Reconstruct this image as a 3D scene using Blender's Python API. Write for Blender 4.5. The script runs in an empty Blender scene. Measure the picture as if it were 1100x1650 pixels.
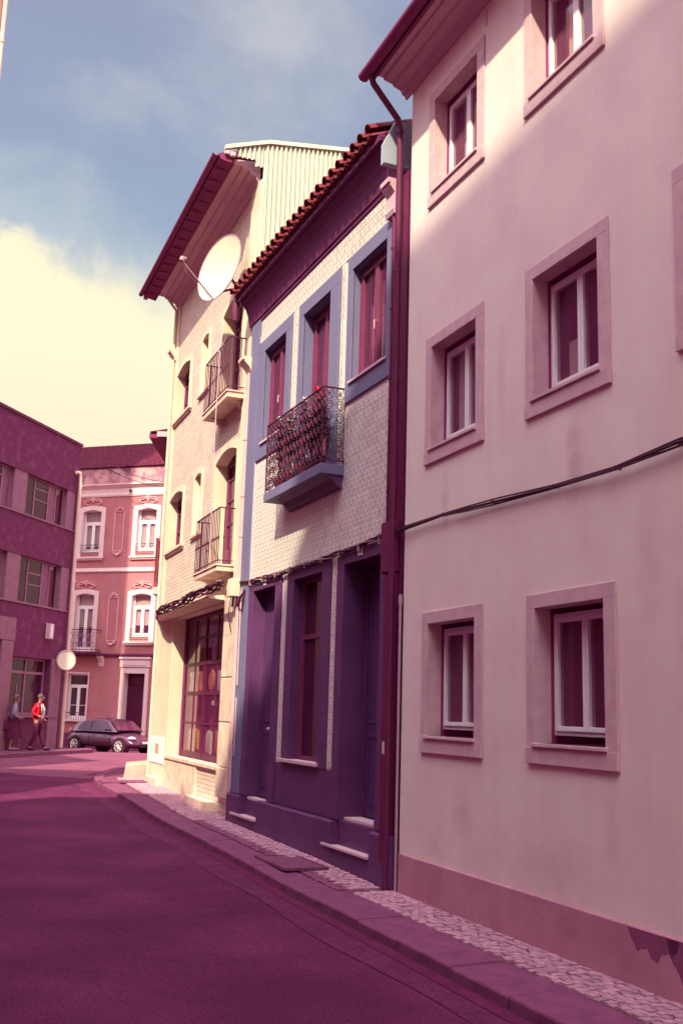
import bpy, bmesh, math, random
from math import sin, cos, pi, radians, sqrt
from mathutils import Vector, Matrix
random.seed(7)
SC = bpy.context.scene
C = SC.collection
H0 = 1.87                                   # camera height above the datum

# ------------------------------------------------------------------ camera
cam = bpy.data.cameras.new('camera')
cam.sensor_fit = 'HORIZONTAL'; cam.sensor_width = 24.0
cam.lens = 1687.43 / 1100 * 24.0
cam.clip_start = 0.05; cam.clip_end = 3000
camo = bpy.data.objects.new('camera', cam); C.objects.link(camo)
P_, R_ = radians(10.882), radians(1.7007)
fwd = Vector((0, cos(P_), sin(P_))); up0 = Vector((0, -sin(P_), cos(P_))); r0 = Vector((1, 0, 0))
rt = r0 * cos(R_) + up0 * sin(R_); up = up0 * cos(R_) - r0 * sin(R_)
camo.matrix_world = Matrix(((rt.x, up.x, -fwd.x, 0), (rt.y, up.y, -fwd.y, 0), (rt.z, up.z, -fwd.z, H0), (0, 0, 0, 1)))
SC.camera = camo

# ------------------------------------------------------------------ sky, sun, exposure
SUN_DIR = Vector((.171, .484, -.534)).normalized()       # the way the light travels
s_el = math.asin(-SUN_DIR.z); s_az = math.atan2(-SUN_DIR.x, -SUN_DIR.y)
SKY_STRENGTH = 0.0665
world = bpy.data.worlds.new('World'); SC.world = world; world.use_nodes = True
nt = world.node_tree; nt.nodes.clear()
def N(t, **kw):
    n = nt.nodes.new(t)
    for k, v in kw.items(): setattr(n, k, v)
    return n
def L(a, b): nt.links.new(a, b)
def M(op, a, b=None, c=None, clamp=False):
    n = N('ShaderNodeMath', operation=op, use_clamp=clamp)
    for i, v in enumerate((a, b, c)):
        if v is None: continue
        if isinstance(v, (int, float)): n.inputs[i].default_value = v
        else: L(v, n.inputs[i])
    return n.outputs[0]
def RNG(v, a, b, c=0, d=1, smooth=True):
    n = N('ShaderNodeMapRange'); n.interpolation_type = 'SMOOTHSTEP' if smooth else 'LINEAR'; n.clamp = True
    L(v, n.inputs[0])
    for i, x in enumerate((a, b, c, d)): n.inputs[i + 1].default_value = x
    return n.outputs[0]
def MIX(f, a, b, bt='MIX'):
    n = N('ShaderNodeMix', data_type='RGBA', blend_type=bt)
    if isinstance(f, (int, float)): n.inputs[0].default_value = f
    else: L(f, n.inputs[0])
    for i, v in ((6, a), (7, b)):
        if isinstance(v, tuple): n.inputs[i].default_value = (*v, 1) if len(v) == 3 else v
        else: L(v, n.inputs[i])
    return n.outputs[2]
def NOISE(vec, scale, det=6, rough=.55, dist=0.):
    n = N('ShaderNodeTexNoise'); L(vec, n.inputs['Vector'])
    n.inputs['Scale'].default_value = scale; n.inputs['Detail'].default_value = det
    n.inputs['Roughness'].default_value = rough; n.inputs['Distortion'].default_value = dist
    return n.outputs[0]
sky = N('ShaderNodeTexSky', sky_type='NISHITA', sun_disc=False)
sky.sun_elevation = s_el; sky.sun_rotation = s_az
sky.air_density = 1.0; sky.dust_density = 1.2; sky.ozone_density = 1.2
tc = N('ShaderNodeTexCoord'); sep = N('ShaderNodeSeparateXYZ'); L(tc.outputs['Generated'], sep.inputs[0])
gen = tc.outputs['Generated']
X, Y, Z = sep.outputs
el = M('MULTIPLY', M('ARCSINE', Z), 180 / pi)
az = M('MULTIPLY', M('ARCTAN2', X, Y), 180 / pi)
base = MIX(.70, sky.outputs[0], (4.2, 4.6, 6.4))           # thin high haze lightens the blue
hz = RNG(el, 38, 14)
base = MIX(M('MULTIPLY', hz, .6), base, (3.3, 5.2, 6.6))
# thin veils of cloud
sc_ = N('ShaderNodeMapping'); L(gen, sc_.inputs[0]); sc_.inputs['Scale'].default_value = (1, 1, 1.5); sc_.inputs['Location'].default_value = (.33, .1, .52)
w1 = NOISE(sc_.outputs[0], 3.1, 7, .55, .25)
vz = N('ShaderNodeVectorMath', operation='DISTANCE'); L(gen, vz.inputs[0]); vz.inputs[1].default_value = (-.06, .83, .55)
near = RNG(vz.outputs['Value'], .26, .04)
veil = M('MULTIPLY', RNG(M('ADD', w1, M('MULTIPLY', near, .10)), .54, .78), .75)
base = MIX(veil, base, (6.6, 6.7, 6.8))
# banks of cumulus low all the way round
n2 = NOISE(gen, 7.5, 8, .6, .3)
n3 = NOISE(gen, 1.6, 2, .5)
d1 = M('ADD', az, 19.6)
fall = M('MULTIPLY', M('MULTIPLY', RNG(az, -60, -19), -1), 1.0)
top = M('ADD', M('ADD', 22.2, M('MULTIPLY', RNG(d1, 0, 14, 1, 0), 1.7)), M('MULTIPLY', M('SUBTRACT', n2, .5), 8.5))
away = RNG(M('ABSOLUTE', M('ADD', az, 12)), 20, 60)
top = M('ADD', top, M('MULTIPLY', away, M('MULTIPLY', M('SUBTRACT', n3, .45), 60)))
edge = M('ADD', .6, M('MULTIPLY', RNG(az, -20, -8), 2.2))
cum = M('DIVIDE', M('SUBTRACT', top, el), edge)
cum = RNG(cum, -1, 1)
glow = RNG(M('SUBTRACT', top, el), -5, 0, 0, .4)
base = MIX(glow, base, (7.8, 8.2, 7.6))
# broken cumulus added outside the view to brighten the shade, brighter towards the sun
view_dist = N('ShaderNodeVectorMath', operation='DISTANCE'); L(gen, view_dist.inputs[0]); view_dist.inputs[1].default_value = (-.05, .83, .55)
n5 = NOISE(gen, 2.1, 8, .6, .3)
fill_cov = M('MULTIPLY', RNG(n5, .40, .54), RNG(view_dist.outputs['Value'], .50, .85))  # mask keeps the added cloud off the visible sky
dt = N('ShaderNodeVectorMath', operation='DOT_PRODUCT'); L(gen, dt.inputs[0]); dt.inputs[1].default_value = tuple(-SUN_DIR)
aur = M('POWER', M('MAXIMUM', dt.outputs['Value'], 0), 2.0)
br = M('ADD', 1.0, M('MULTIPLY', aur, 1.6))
fill_cloud = N('ShaderNodeVectorMath', operation='SCALE'); fill_cloud.inputs[0].default_value = (24.0, 24.5, 25.0); L(br, fill_cloud.inputs['Scale'])
base = MIX(fill_cov, base, fill_cloud.outputs[0])
cc = MIX(RNG(el, 8, 20), (9.6, 8.4, 6.1), (10.6, 9.7, 6.9))
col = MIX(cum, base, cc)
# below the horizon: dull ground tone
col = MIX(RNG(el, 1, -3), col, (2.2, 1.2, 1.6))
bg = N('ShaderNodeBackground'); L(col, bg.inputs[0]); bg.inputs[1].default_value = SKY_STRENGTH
wo = N('ShaderNodeOutputWorld'); L(bg.outputs[0], wo.inputs[0])

sun = bpy.data.lights.new('sun', 'SUN'); sun.energy = 5.0; sun.angle = radians(1.0); sun.color = (.92, 1.0, .62)
suno = bpy.data.objects.new('sun', sun); C.objects.link(suno)
suno.rotation_mode = 'QUATERNION'; suno.rotation_quaternion = SUN_DIR.to_track_quat('-Z', 'Y')
suno.location = (0, 0, 60)
SC.view_settings.view_transform = 'Standard'; SC.view_settings.look = 'None'
SC.view_settings.exposure = 0.59; SC.view_settings.gamma = 1.0; SC.view_settings.use_curve_mapping = False

# ------------------------------------------------------------------ materials
MATS = {}
def mat(name, col, col2=None, scale=3.0, amt=.5, rough=.8, bump=0., bscale=60., metal=0., spec=.4, stretch=(1, 1, 1), thr=(.35, .65), extra=None):
    if name in MATS: return MATS[name]
    m = bpy.data.materials.new(name); m.use_nodes = True; MATS[name] = m
    t = m.node_tree; b = t.nodes['Principled BSDF']
    b.inputs['Roughness'].default_value = rough; b.inputs['Metallic'].default_value = metal
    b.inputs['Specular IOR Level'].default_value = spec * .6
    if col2 is None: col2 = tuple(c * .78 for c in col)
    tcn = t.nodes.new('ShaderNodeTexCoord'); mp = t.nodes.new('ShaderNodeMapping'); mp.inputs['Scale'].default_value = stretch
    t.links.new(tcn.outputs['Object'], mp.inputs[0])
    n = t.nodes.new('ShaderNodeTexNoise'); n.inputs['Scale'].default_value = scale; n.inputs['Detail'].default_value = 8; n.inputs['Roughness'].default_value = .6
    t.links.new(mp.outputs[0], n.inputs['Vector'])
    r = t.nodes.new('ShaderNodeMapRange'); r.inputs[1].default_value = thr[0]; r.inputs[2].default_value = thr[1]; r.inputs[4].default_value = amt
    t.links.new(n.outputs[0], r.inputs[0])
    mx = t.nodes.new('ShaderNodeMix'); mx.data_type = 'RGBA'
    t.links.new(r.outputs[0], mx.inputs[0]); mx.inputs[6].default_value = (*col, 1); mx.inputs[7].default_value = (*col2, 1)
    out = mx.outputs[2]; hgt = None
    if extra: out, hgt = extra(t, tcn, out)
    t.links.new(out, b.inputs['Base Color'])
    if bump or hgt is not None:
        bp = t.nodes.new('ShaderNodeBump'); bp.inputs['Strength'].default_value = 1.0
        n2 = t.nodes.new('ShaderNodeTexNoise'); n2.inputs['Scale'].default_value = bscale; n2.inputs['Detail'].default_value = 4
        t.links.new(tcn.outputs['Object'], n2.inputs['Vector'])
        bp.inputs['Distance'].default_value = max(bump, .0005); t.links.new(n2.outputs[0], bp.inputs['Height'])
        last = bp
        if hgt is not None:
            b2 = t.nodes.new('ShaderNodeBump'); b2.inputs['Distance'].default_value = .006; b2.inputs['Strength'].default_value = .8
            t.links.new(hgt, b2.inputs['Height']); t.links.new(bp.outputs[0], b2.inputs['Normal']); last = b2
        t.links.new(last.outputs[0], b.inputs['Normal'])
    return m
def glass(name, tint=(.25, .1, .18), opac=.2, rough=.03, dust=(.5, .07, .28), dusty=.10):
    if name in MATS: return MATS[name]
    m = bpy.data.materials.new(name); m.use_nodes = True; MATS[name] = m
    t = m.node_tree; t.nodes.clear()
    o = t.nodes.new('ShaderNodeOutputMaterial'); mx = t.nodes.new('ShaderNodeMixShader')
    tr = t.nodes.new('ShaderNodeBsdfTransparent'); tr.inputs[0].default_value = (*[1 - opac * (1 - c) for c in tint], 1)
    gl = t.nodes.new('ShaderNodeBsdfGlossy'); gl.inputs['Roughness'].default_value = rough; gl.inputs[0].default_value = (.9, .8, .85, 1)
    fr = t.nodes.new('ShaderNodeFresnel'); fr.inputs[0].default_value = 1.4
    df = t.nodes.new('ShaderNodeBsdfDiffuse'); df.inputs[0].default_value = (*dust, 1); m2 = t.nodes.new('ShaderNodeMixShader'); m2.inputs[0].default_value = dusty
    t.links.new(tr.outputs[0], m2.inputs[1]); t.links.new(df.outputs[0], m2.inputs[2])
    geo = t.nodes.new('ShaderNodeNewGeometry'); mu = t.nodes.new('ShaderNodeMath'); mu.operation = 'SUBTRACT'; mu.use_clamp = True
    t.links.new(fr.outputs[0], mu.inputs[0]); t.links.new(geo.outputs['Backfacing'], mu.inputs[1])
    t.links.new(mu.outputs[0], mx.inputs[0]); t.links.new(m2.outputs[0], mx.inputs[1]); t.links.new(gl.outputs[0], mx.inputs[2]); t.links.new(mx.outputs[0], o.inputs[0])
    return m
def stain_below(t, tcn, out):
    """rain streaks: long vertical noise"""
    mp = t.nodes.new('ShaderNodeMapping'); mp.inputs['Scale'].default_value = (7, 7, .45); t.links.new(tcn.outputs['Object'], mp.inputs[0])
    n = t.nodes.new('ShaderNodeTexNoise'); n.inputs['Scale'].default_value = 1.0; n.inputs['Detail'].default_value = 6
    t.links.new(mp.outputs[0], n.inputs['Vector'])
    r = t.nodes.new('ShaderNodeMapRange'); r.inputs[1].default_value = .5; r.inputs[2].default_value = .85; r.inputs[4].default_value = .16; t.links.new(n.outputs[0], r.inputs[0])
    mx = t.nodes.new('ShaderNodeMix'); mx.data_type = 'RGBA'; mx.blend_type = 'MULTIPLY'
    t.links.new(r.outputs[0], mx.inputs[0]); t.links.new(out, mx.inputs[6]); mx.inputs[7].default_value = (.72, .55, .62, 1)
    return mx.outputs[2], None
def grain(t, tcn, out):
    """coarse aggregate speckle and a few long cracks"""
    n = t.nodes.new('ShaderNodeTexNoise'); n.inputs['Scale'].default_value = 38; n.inputs['Detail'].default_value = 5; n.inputs['Roughness'].default_value = .8
    t.links.new(tcn.outputs['Object'], n.inputs['Vector'])
    r = t.nodes.new('ShaderNodeMapRange'); r.inputs[1].default_value = .4; r.inputs[2].default_value = .68; r.inputs[3].default_value = .62; r.inputs[4].default_value = 1.75; t.links.new(n.outputs[0], r.inputs[0])
    v = t.nodes.new('ShaderNodeTexVoronoi'); v.feature = 'DISTANCE_TO_EDGE'; v.inputs['Scale'].default_value = .42
    n3 = t.nodes.new('ShaderNodeTexNoise'); n3.inputs['Scale'].default_value = 2.5; n3.inputs['Detail'].default_value = 5; t.links.new(tcn.outputs['Object'], n3.inputs['Vector'])
    ad = t.nodes.new('ShaderNodeVectorMath'); ad.operation = 'MULTIPLY_ADD'; t.links.new(n3.outputs['Color'], ad.inputs[0]); ad.inputs[1].default_value = (.5, .5, .5); t.links.new(tcn.outputs['Object'], ad.inputs[2])
    t.links.new(ad.outputs[0], v.inputs['Vector'])
    c = t.nodes.new('ShaderNodeMapRange'); c.inputs[1].default_value = .003; c.inputs[2].default_value = .010; c.inputs[3].default_value = .86; t.links.new(v.outputs['Distance'], c.inputs[0])
    m1 = t.nodes.new('ShaderNodeMath'); m1.operation = 'MULTIPLY'; t.links.new(r.outputs[0], m1.inputs[0]); t.links.new(c.outputs[0], m1.inputs[1])
    mx = t.nodes.new('ShaderNodeVectorMath'); mx.operation = 'SCALE'; t.links.new(out, mx.inputs[0]); t.links.new(m1.outputs[0], mx.inputs['Scale'])
    return mx.outputs[0], None
def stain_spots(t, tcn, out):
    """water marks under sills and old patches, each at its own place on the wall"""
    out, _ = stain_below(t, tcn, out)
    n = t.nodes.new('ShaderNodeTexNoise'); n.inputs['Scale'].default_value = 5; n.inputs['Detail'].default_value = 7; t.links.new(tcn.outputs['Object'], n.inputs['Vector'])
    s_ = t.nodes.new('ShaderNodeSeparateXYZ'); t.links.new(tcn.outputs['Object'], s_.inputs[0])
    def mm(op, a, b=None, c=None):
        k = t.nodes.new('ShaderNodeMath'); k.operation = op
        for i, v in enumerate((a, b, c)):
            if v is None: continue
            if isinstance(v, (int, float)): k.inputs[i].default_value = v
            else: t.links.new(v, k.inputs[i])
        return k.outputs[0]
    tot = None
    for (u, z, ru, rz, st) in ((7.35, 2.15, .16, .5, .5), (9.7, 2.2, .10, .45, .3), (6.9, -.9, .12, .4, .25), (9.3, -.95, .25, .35, .25), (9.2, -.2, .5, .25, .15), (8.55, 3.2, .1, .8, .2), (8.4, 5.0, .3, .2, .12), (7.6, -1.2, 1.4, .25, .2), (6.4, 1.2, .2, .7, .2), (9.9, -1.3, .5, .2, .2)):
        du = mm('DIVIDE', mm('SUBTRACT', s_.outputs[0], u - 6.0), ru); dz = mm('DIVIDE', mm('SUBTRACT', s_.outputs[2], z + 1.87), rz)
        d = mm('SQRT', mm('ADD', mm('MULTIPLY', du, du), mm('MULTIPLY', dz, dz))); d = mm('ADD', d, mm('MULTIPLY', mm('SUBTRACT', n.outputs[0], .5), 1.8))
        k = t.nodes.new('ShaderNodeMapRange'); k.inputs[1].default_value = 1.0; k.inputs[2].default_value = .1; k.inputs[4].default_value = st; t.links.new(d, k.inputs[0])
        tot = k.outputs[0] if tot is None else mm('MAXIMUM', tot, k.outputs[0])
    mx = t.nodes.new('ShaderNodeMix'); mx.data_type = 'RGBA'; mx.blend_type = 'MULTIPLY'; t.links.new(tot, mx.inputs[0]); t.links.new(out, mx.inputs[6]); mx.inputs[7].default_value = (.62, .42, .52, 1)
    return mx.outputs[2], None
def courses(t, tcn, out):
    """small glazed bricks of the tiled house, laid in thin courses"""
    s = t.nodes.new('ShaderNodeSeparateXYZ'); t.links.new(tcn.outputs['Object'], s.inputs[0])
    c = t.nodes.new('ShaderNodeCombineXYZ'); t.links.new(s.outputs[0], c.inputs[0]); t.links.new(s.outputs[2], c.inputs[1])
    b = t.nodes.new('ShaderNodeTexBrick'); t.links.new(c.outputs[0], b.inputs['Vector'])
    b.inputs['Scale'].default_value = 1.0; b.inputs['Brick Width'].default_value = .24; b.inputs['Row Height'].default_value = .075
    b.inputs['Mortar Size'].default_value = .007; b.inputs['Mortar Smooth'].default_value = .2
    b.inputs['Color1'].default_value = (1, 1, 1, 1); b.inputs['Color2'].default_value = (.86, .82, .84, 1); b.inputs['Mortar'].default_value = (.56, .42, .46, 1)
    mx = t.nodes.new('ShaderNodeMix'); mx.data_type = 'RGBA'; mx.blend_type = 'MULTIPLY'; mx.inputs[0].default_value = 1
    t.links.new(out, mx.inputs[6]); t.links.new(b.outputs[0], mx.inputs[7])
    iv = t.nodes.new('ShaderNodeMath'); iv.operation = 'SUBTRACT'; iv.inputs[0].default_value = 1; t.links.new(b.outputs['Fac'], iv.inputs[1])
    return mx.outputs[2], iv.outputs[0]
def azulejo(t, tcn, out):
    """repeated floral motif on every tile (uv 0..1 over one tile)"""
    s = t.nodes.new('ShaderNodeSeparateXYZ'); t.links.new(tcn.outputs['UV'], s.inputs[0])
    def mm(op, a, b=None):
        n = t.nodes.new('ShaderNodeMath'); n.operation = op
        for i, v in enumerate((a, b)):
            if v is None: continue
            if isinstance(v, (int, float)): n.inputs[i].default_value = v
            else: t.links.new(v, n.inputs[i])
        return n.outputs[0]
    u = mm('SUBTRACT', mm('FRACT', mm('MULTIPLY', s.outputs[0], 1)), .5); v = mm('SUBTRACT', mm('FRACT', mm('MULTIPLY', s.outputs[1], 1)), .5)
    r = mm('SQRT', mm('ADD', mm('MULTIPLY', u, u), mm('MULTIPLY', v, v)))
    a = mm('ARCTAN2', v, u)
    pet = mm('ADD', .23, mm('MULTIPLY', .1, mm('COSINE', mm('MULTIPLY', a, 4))))
    ring = mm('LESS_THAN', mm('ABSOLUTE', mm('SUBTRACT', r, pet)), .05)
    dot = mm('LESS_THAN', r, .085)
    au = mm('SUBTRACT', .5, mm('ABSOLUTE', u)); av = mm('SUBTRACT', .5, mm('ABSOLUTE', v))
    rc = mm('SQRT', mm('ADD', mm('MULTIPLY', au, au), mm('MULTIPLY', av, av)))
    cr = mm('LESS_THAN', mm('ABSOLUTE', mm('SUBTRACT', rc, .2)), .04)
    f = mm('MINIMUM', mm('ADD', mm('ADD', ring, dot), cr), 1)
    mx = t.nodes.new('ShaderNodeMix'); mx.data_type = 'RGBA'; t.links.new(mm('MULTIPLY', f, .75), mx.inputs[0])
    t.links.new(out, mx.inputs[6]); mx.inputs[7].default_value = (.30, .13, .23, 1)
    oi = t.nodes.new('ShaderNodeObjectInfo'); rr = t.nodes.new('ShaderNodeMapRange'); rr.inputs[3].default_value = .86; rr.inputs[4].default_value = 1.04; t.links.new(oi.outputs['Random'], rr.inputs[0])
    ms = t.nodes.new('ShaderNodeVectorMath'); ms.operation = 'SCALE'; t.links.new(mx.outputs[2], ms.inputs[0]); t.links.new(rr.outputs[0], ms.inputs['Scale'])
    return ms.outputs[0], None

m_rend = mat('pale_render', (.90, .69, .68), (.81, .56, .59), 1.1, .75, .9, .0026, 150, extra=stain_spots)
m_base = mat('plinth_render', (.56, .235, .33), (.42, .15, .25), 2.2, .8, .9, .003, 110)
m_damp = mat('damp_patch', (.24, .05, .14), (.30, .08, .18), 9, .8, .9)
m_stone = mat('pink_stone', (.70, .44, .50), (.60, .34, .42), 8, .8, .75, .001, 160)
m_white = mat('white_frame', (.93, .82, .88), None, 3, .15, .4)
m_dark = mat('dark_interior', (.40, .045, .20), (.30, .03, .14), 2, .5, .9)
m_cur = mat('curtain', (.90, .80, .74), (.80, .68, .64), 14, .4, .9, stretch=(1, 1, .06))
m_glass = glass('window_glass')
m_glass_r = glass('dusty_window_glass', dusty=.16)
m_glass_s = glass('shop_glass', dusty=.12)
m_glass_d = glass('dark_glass', (.2, .05, .12), .6)
m_pipe = mat('dark_pipe', (.17, .010, .075), None, 5, .5, .45)
m_pipe2 = mat('wine_pipe', (.15, .018, .075), None, 5, .5, .5)
m_cond = mat('grey_conduit', (.50, .28, .37), None, 5, .5, .5)
m_cable = mat('black_cable', (.085, .012, .045), None, 20, .4, .6)
m_cabl2 = mat('worn_cable', (.45, .22, .28), None, 20, .4, .6)
m_blue = mat('blue_paint', (.15, .043, .15), (.11, .028, .11), 2.6, .8, .5, .001, 90)
m_blueL = mat('light_blue_paint', (.185, .150, .285), (.16, .125, .25), 1.8, .6, .55, .0006, 120)
m_bluedoor = mat('blue_door_paint', (.12, .036, .13), (.09, .024, .095), 3.5, .7, .45)
m_tile = mat('azulejo', (.82, .70, .67), (.70, .57, .57), 30, .7, .25, extra=azulejo)
m_grout = mat('grout', (.74, .56, .58), None, 30, .5, .9)
m_corn = mat('violet_cornice', (.18, .028, .115), (.13, .018, .085), 3, .7, .7)
m_rtile = mat('roof_tile', (.23, .024, .042), (.13, .012, .03), 14, .9, .8, .002, 60)
m_rtile2 = mat('aged_roof_tile', (.10, .006, .03), (.26, .035, .07), 7, .9, .85, .002, 60, thr=(.5, .72))
m_maroon = mat('maroon_wood', (.20, .035, .095), (.15, .02, .07), 10, .6, .5)
m_sill = mat('pale_sill', (.72, .42, .52), None, 20, .4, .6)
m_iron = mat('black_iron', (.085, .010, .045), (.13, .02, .06), 30, .6, .5)
m_cream = mat('cream_render', (.78, .59, .49), (.68, .47, .40), 1.6, .6, .85, .001, 150, extra=stain_below)
m_brick = mat('pink_glazed_brick', (.80, .60, .54), (.70, .49, .46), 2, .6, .5, extra=courses)
m_marble = mat('worn_stone', (.80, .58, .50), (.62, .36, .34), 3.5, .9, .7, .002, 60)
m_soff = mat('mauve_soffit', (.66, .38, .46), (.57, .31, .40), 2, .6, .8)
m_fas = mat('dark_fascia', (.26, .03, .13), (.2, .02, .1), 3, .5, .7)
m_metal = mat('white_sheet_metal', (.60, .56, .47), (.54, .49, .41), 2, .4, .45)
m_flash = mat('bluish_flashing', (.38, .36, .47), (.33, .31, .42), 3, .5, .6)
m_dish = mat('dish_white', (.60, .54, .44), (.50, .44, .36), 3, .5, .5)
m_shop = mat('shop_frame', (.115, .012, .055), (.09, .01, .045), 8, .5, .45)
m_pink = mat('pink_render', (.50, .175, .205), (.43, .13, .17), 1.5, .7, .9, .0015, 100, extra=stain_below)
m_pinktrim = mat('pink_trim', (.78, .36, .42), None, 6, .5, .8)
m_surr = mat('cream_stone_trim', (.80, .55, .58), (.70, .44, .50), 6, .5, .8)
m_mott = mat('mottled_parapet', (.60, .30, .33), (.25, .06, .14), 1.6, .95, .95, .003, 30, thr=(.42, .6))
m_conc = mat('dark_concrete', (.165, .026, .092), (.25, .07, .15), 3.2, .9, .95, .004, 25, thr=(.5, .72))
m_pila = mat('concrete_pilaster', (.34, .14, .22), (.27, .09, .17), 5, .7, .95, .003, 40)
m_lglass = mat('dusty_panel', (.27, .075, .175), (.2, .04, .12), 3, .7, .35)
m_lframe = mat('grey_steel_frame', (.38, .15, .26), None, 6, .5, .6)
m_road = mat('asphalt', (.098, .0058, .053), (.165, .018, .088), .7, .9, .9, .006, 150, thr=(.38, .68), extra=grain)
m_gut = mat('worn_road_edge', (.15, .019, .082), (.11, .010, .06), 3.4, .9, .9, .005, 160, extra=grain)
m_grime = mat('gutter_dirt', (.115, .006, .05), (.16, .015, .08), 5, .8, .95)
def tone(t, tcn, out):
    oi = t.nodes.new('ShaderNodeObjectInfo'); rr = t.nodes.new('ShaderNodeMapRange'); rr.inputs[3].default_value = .75; rr.inputs[4].default_value = 1.12; t.links.new(oi.outputs['Random'], rr.inputs[0])
    ms = t.nodes.new('ShaderNodeVectorMath'); ms.operation = 'SCALE'; t.links.new(out, ms.inputs[0]); t.links.new(rr.outputs[0], ms.inputs['Scale']); return ms.outputs[0], None
m_cob = mat('cobble', (.54, .27, .36), (.36, .15, .24), 9, .8, .85, .002, 60, extra=tone)
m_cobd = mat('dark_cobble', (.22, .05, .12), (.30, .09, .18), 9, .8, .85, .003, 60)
m_joint = mat('sand_joint', (.20, .05, .11), (.15, .03, .08), 9, .7, .95, .003, 60)
m_kerb = mat('kerb_granite', (.25, .062, .15), (.17, .035, .105), 5, .9, .85, .006, 40)
m_ground = mat('bare_ground', (.30, .14, .18), None, .2, .6, .95)
m_plate = mat('iron_cover_metal', (.24, .07, .14), (.17, .03, .09), 12, .8, .6, .004, 70)
m_block = mat('plain_block_wall', (.34, .09, .20), (.28, .07, .16), 1.0, .6, .95)
m_npink = mat('rose_render', (.70, .36, .37), None, 1, .6, .9)
m_plaque = mat('glazed_plaque', (.80, .60, .62), (.4, .2, .3), 40, .6, .3)

# ------------------------------------------------------------------ mesh helpers
class MB:
    def __init__(s): s.v = []; s.f = []; s.m = []; s.uv = {}
    def add(s, vs, fs, mi=0):
        b = len(s.v); s.v += [tuple(p) for p in vs]
        for f in fs: s.f.append(tuple(b + i for i in f)); s.m.append(mi)
        return s
    def box(s, x0, x1, y0, y1, z0, z1, mi=0):
        if x0 > x1: x0, x1 = x1, x0
        if y0 > y1: y0, y1 = y1, y0
        if z0 > z1: z0, z1 = z1, z0
        return s.add([(x0,y0,z0),(x1,y0,z0),(x1,y1,z0),(x0,y1,z0),(x0,y0,z1),(x1,y0,z1),(x1,y1,z1),(x0,y1,z1)],
                     [(0,3,2,1),(4,5,6,7),(0,1,5,4),(1,2,6,5),(2,3,7,6),(3,0,4,7)], mi)
    def quad(s, a, b, c, d, mi=0): return s.add([a, b, c, d], [(0, 1, 2, 3)], mi)
    def ext(s, prof, x0, x1, mi=0, cap=True, closed=True):
        """profile of (y,z) points swept along x"""
        n = len(prof); vs = [(x0, y, z) for y, z in prof] + [(x1, y, z) for y, z in prof]
        rng = range(n) if closed else range(n - 1)
        fs = [(i, (i + 1) % n, n + (i + 1) % n, n + i) for i in rng]
        if cap and closed: fs += [tuple(range(n))[::-1], tuple(range(n, 2 * n))]
        return s.add(vs, fs, mi)
    def prism(s, poly, y0, y1, mi=0):
        """polygon of (x,z) swept along y"""
        n = len(poly); vs = [(x, y0, z) for x, z in poly] + [(x, y1, z) for x, z in poly]
        return s.add(vs, [(i, (i + 1) % n, n + (i + 1) % n, n + i) for i in range(n)] + [tuple(range(n))[::-1], tuple(range(n, 2 * n))], mi)
    def tube(s, path, r, n=8, mi=0, cap=True):
        path = [Vector(p) for p in path]; rs = r if isinstance(r, (list, tuple)) else [r] * len(path)
        rings = []; prev = None
        for i, p in enumerate(path):
            d = (path[min(i + 1, len(path) - 1)] - path[max(i - 1, 0)]).normalized()
            if prev is None:
                a = Vector((0, 0, 1)) if abs(d.z) < .9 else Vector((1, 0, 0)); e = d.cross(a).normalized()
            else:
                e = (prev - d * prev.dot(d)).normalized()
            prev = e; g = d.cross(e)
            rings.append([p + (e * cos(2 * pi * k / n) + g * sin(2 * pi * k / n)) * rs[i] for k in range(n)])
        vs = [q for ring in rings for q in ring]; fs = []
        for i in range(len(path) - 1):
            for k in range(n):
                fs.append((i * n + k, i * n + (k + 1) % n, (i + 1) * n + (k + 1) % n, (i + 1) * n + k))
        if cap: fs += [tuple(range(n))[::-1], tuple((len(path) - 1) * n + k for k in range(n))]
        return s.add(vs, fs, mi)
    def disc(s, c, nrm, r, th, n=24, mi=0):
        nrm = Vector(nrm).normalized(); a = Vector((0, 0, 1)) if abs(nrm.z) < .9 else Vector((1, 0, 0)); e = nrm.cross(a).normalized(); g = nrm.cross(e); c = Vector(c)
        return s.tube([c - nrm * th / 2, c + nrm * th / 2], r, n, mi)
    def ball(s, c, rx, ry, rz, n=10, m=6, mi=0):
        vs = []; fs = []
        for j in range(m + 1):
            t = pi * j / m
            for k in range(n):
                a = 2 * pi * k / n
                vs.append((c[0] + rx * sin(t) * cos(a), c[1] + ry * sin(t) * sin(a), c[2] + rz * cos(t)))
        for j in range(m):
            for k in range(n):
                fs.append((j * n + k, (j + 1) * n + k, (j + 1) * n + (k + 1) % n, j * n + (k + 1) % n))
        return s.add(vs, fs, mi)
    def mesh(s, name, mats, smooth=False):
        me = bpy.data.meshes.new(name); me.from_pydata(s.v, [], s.f)
        for m in (mats if isinstance(mats, (list, tuple)) else [mats]): me.materials.append(m)
        me.polygons.foreach_set('material_index', s.m)
        me.update()
        bm = bmesh.new(); bm.from_mesh(me); bmesh.ops.recalc_face_normals(bm, faces=bm.faces); bm.to_mesh(me); bm.free()
        if smooth:
            me.polygons.foreach_set('use_smooth', [True] * len(me.polygons))
        return me
def link(name, me, parent=None, bevel=0, loc=None, rot=None):
    o = bpy.data.objects.new(name, me); C.objects.link(o)
    if parent is not None: o.parent = parent
    if loc is not None: o.location = loc
    if rot is not None: o.rotation_euler = rot
    if bevel:
        b = o.modifiers.new('bevel', 'BEVEL'); b.width = bevel; b.segments = 2; b.limit_method = 'ANGLE'
    return o
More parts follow.
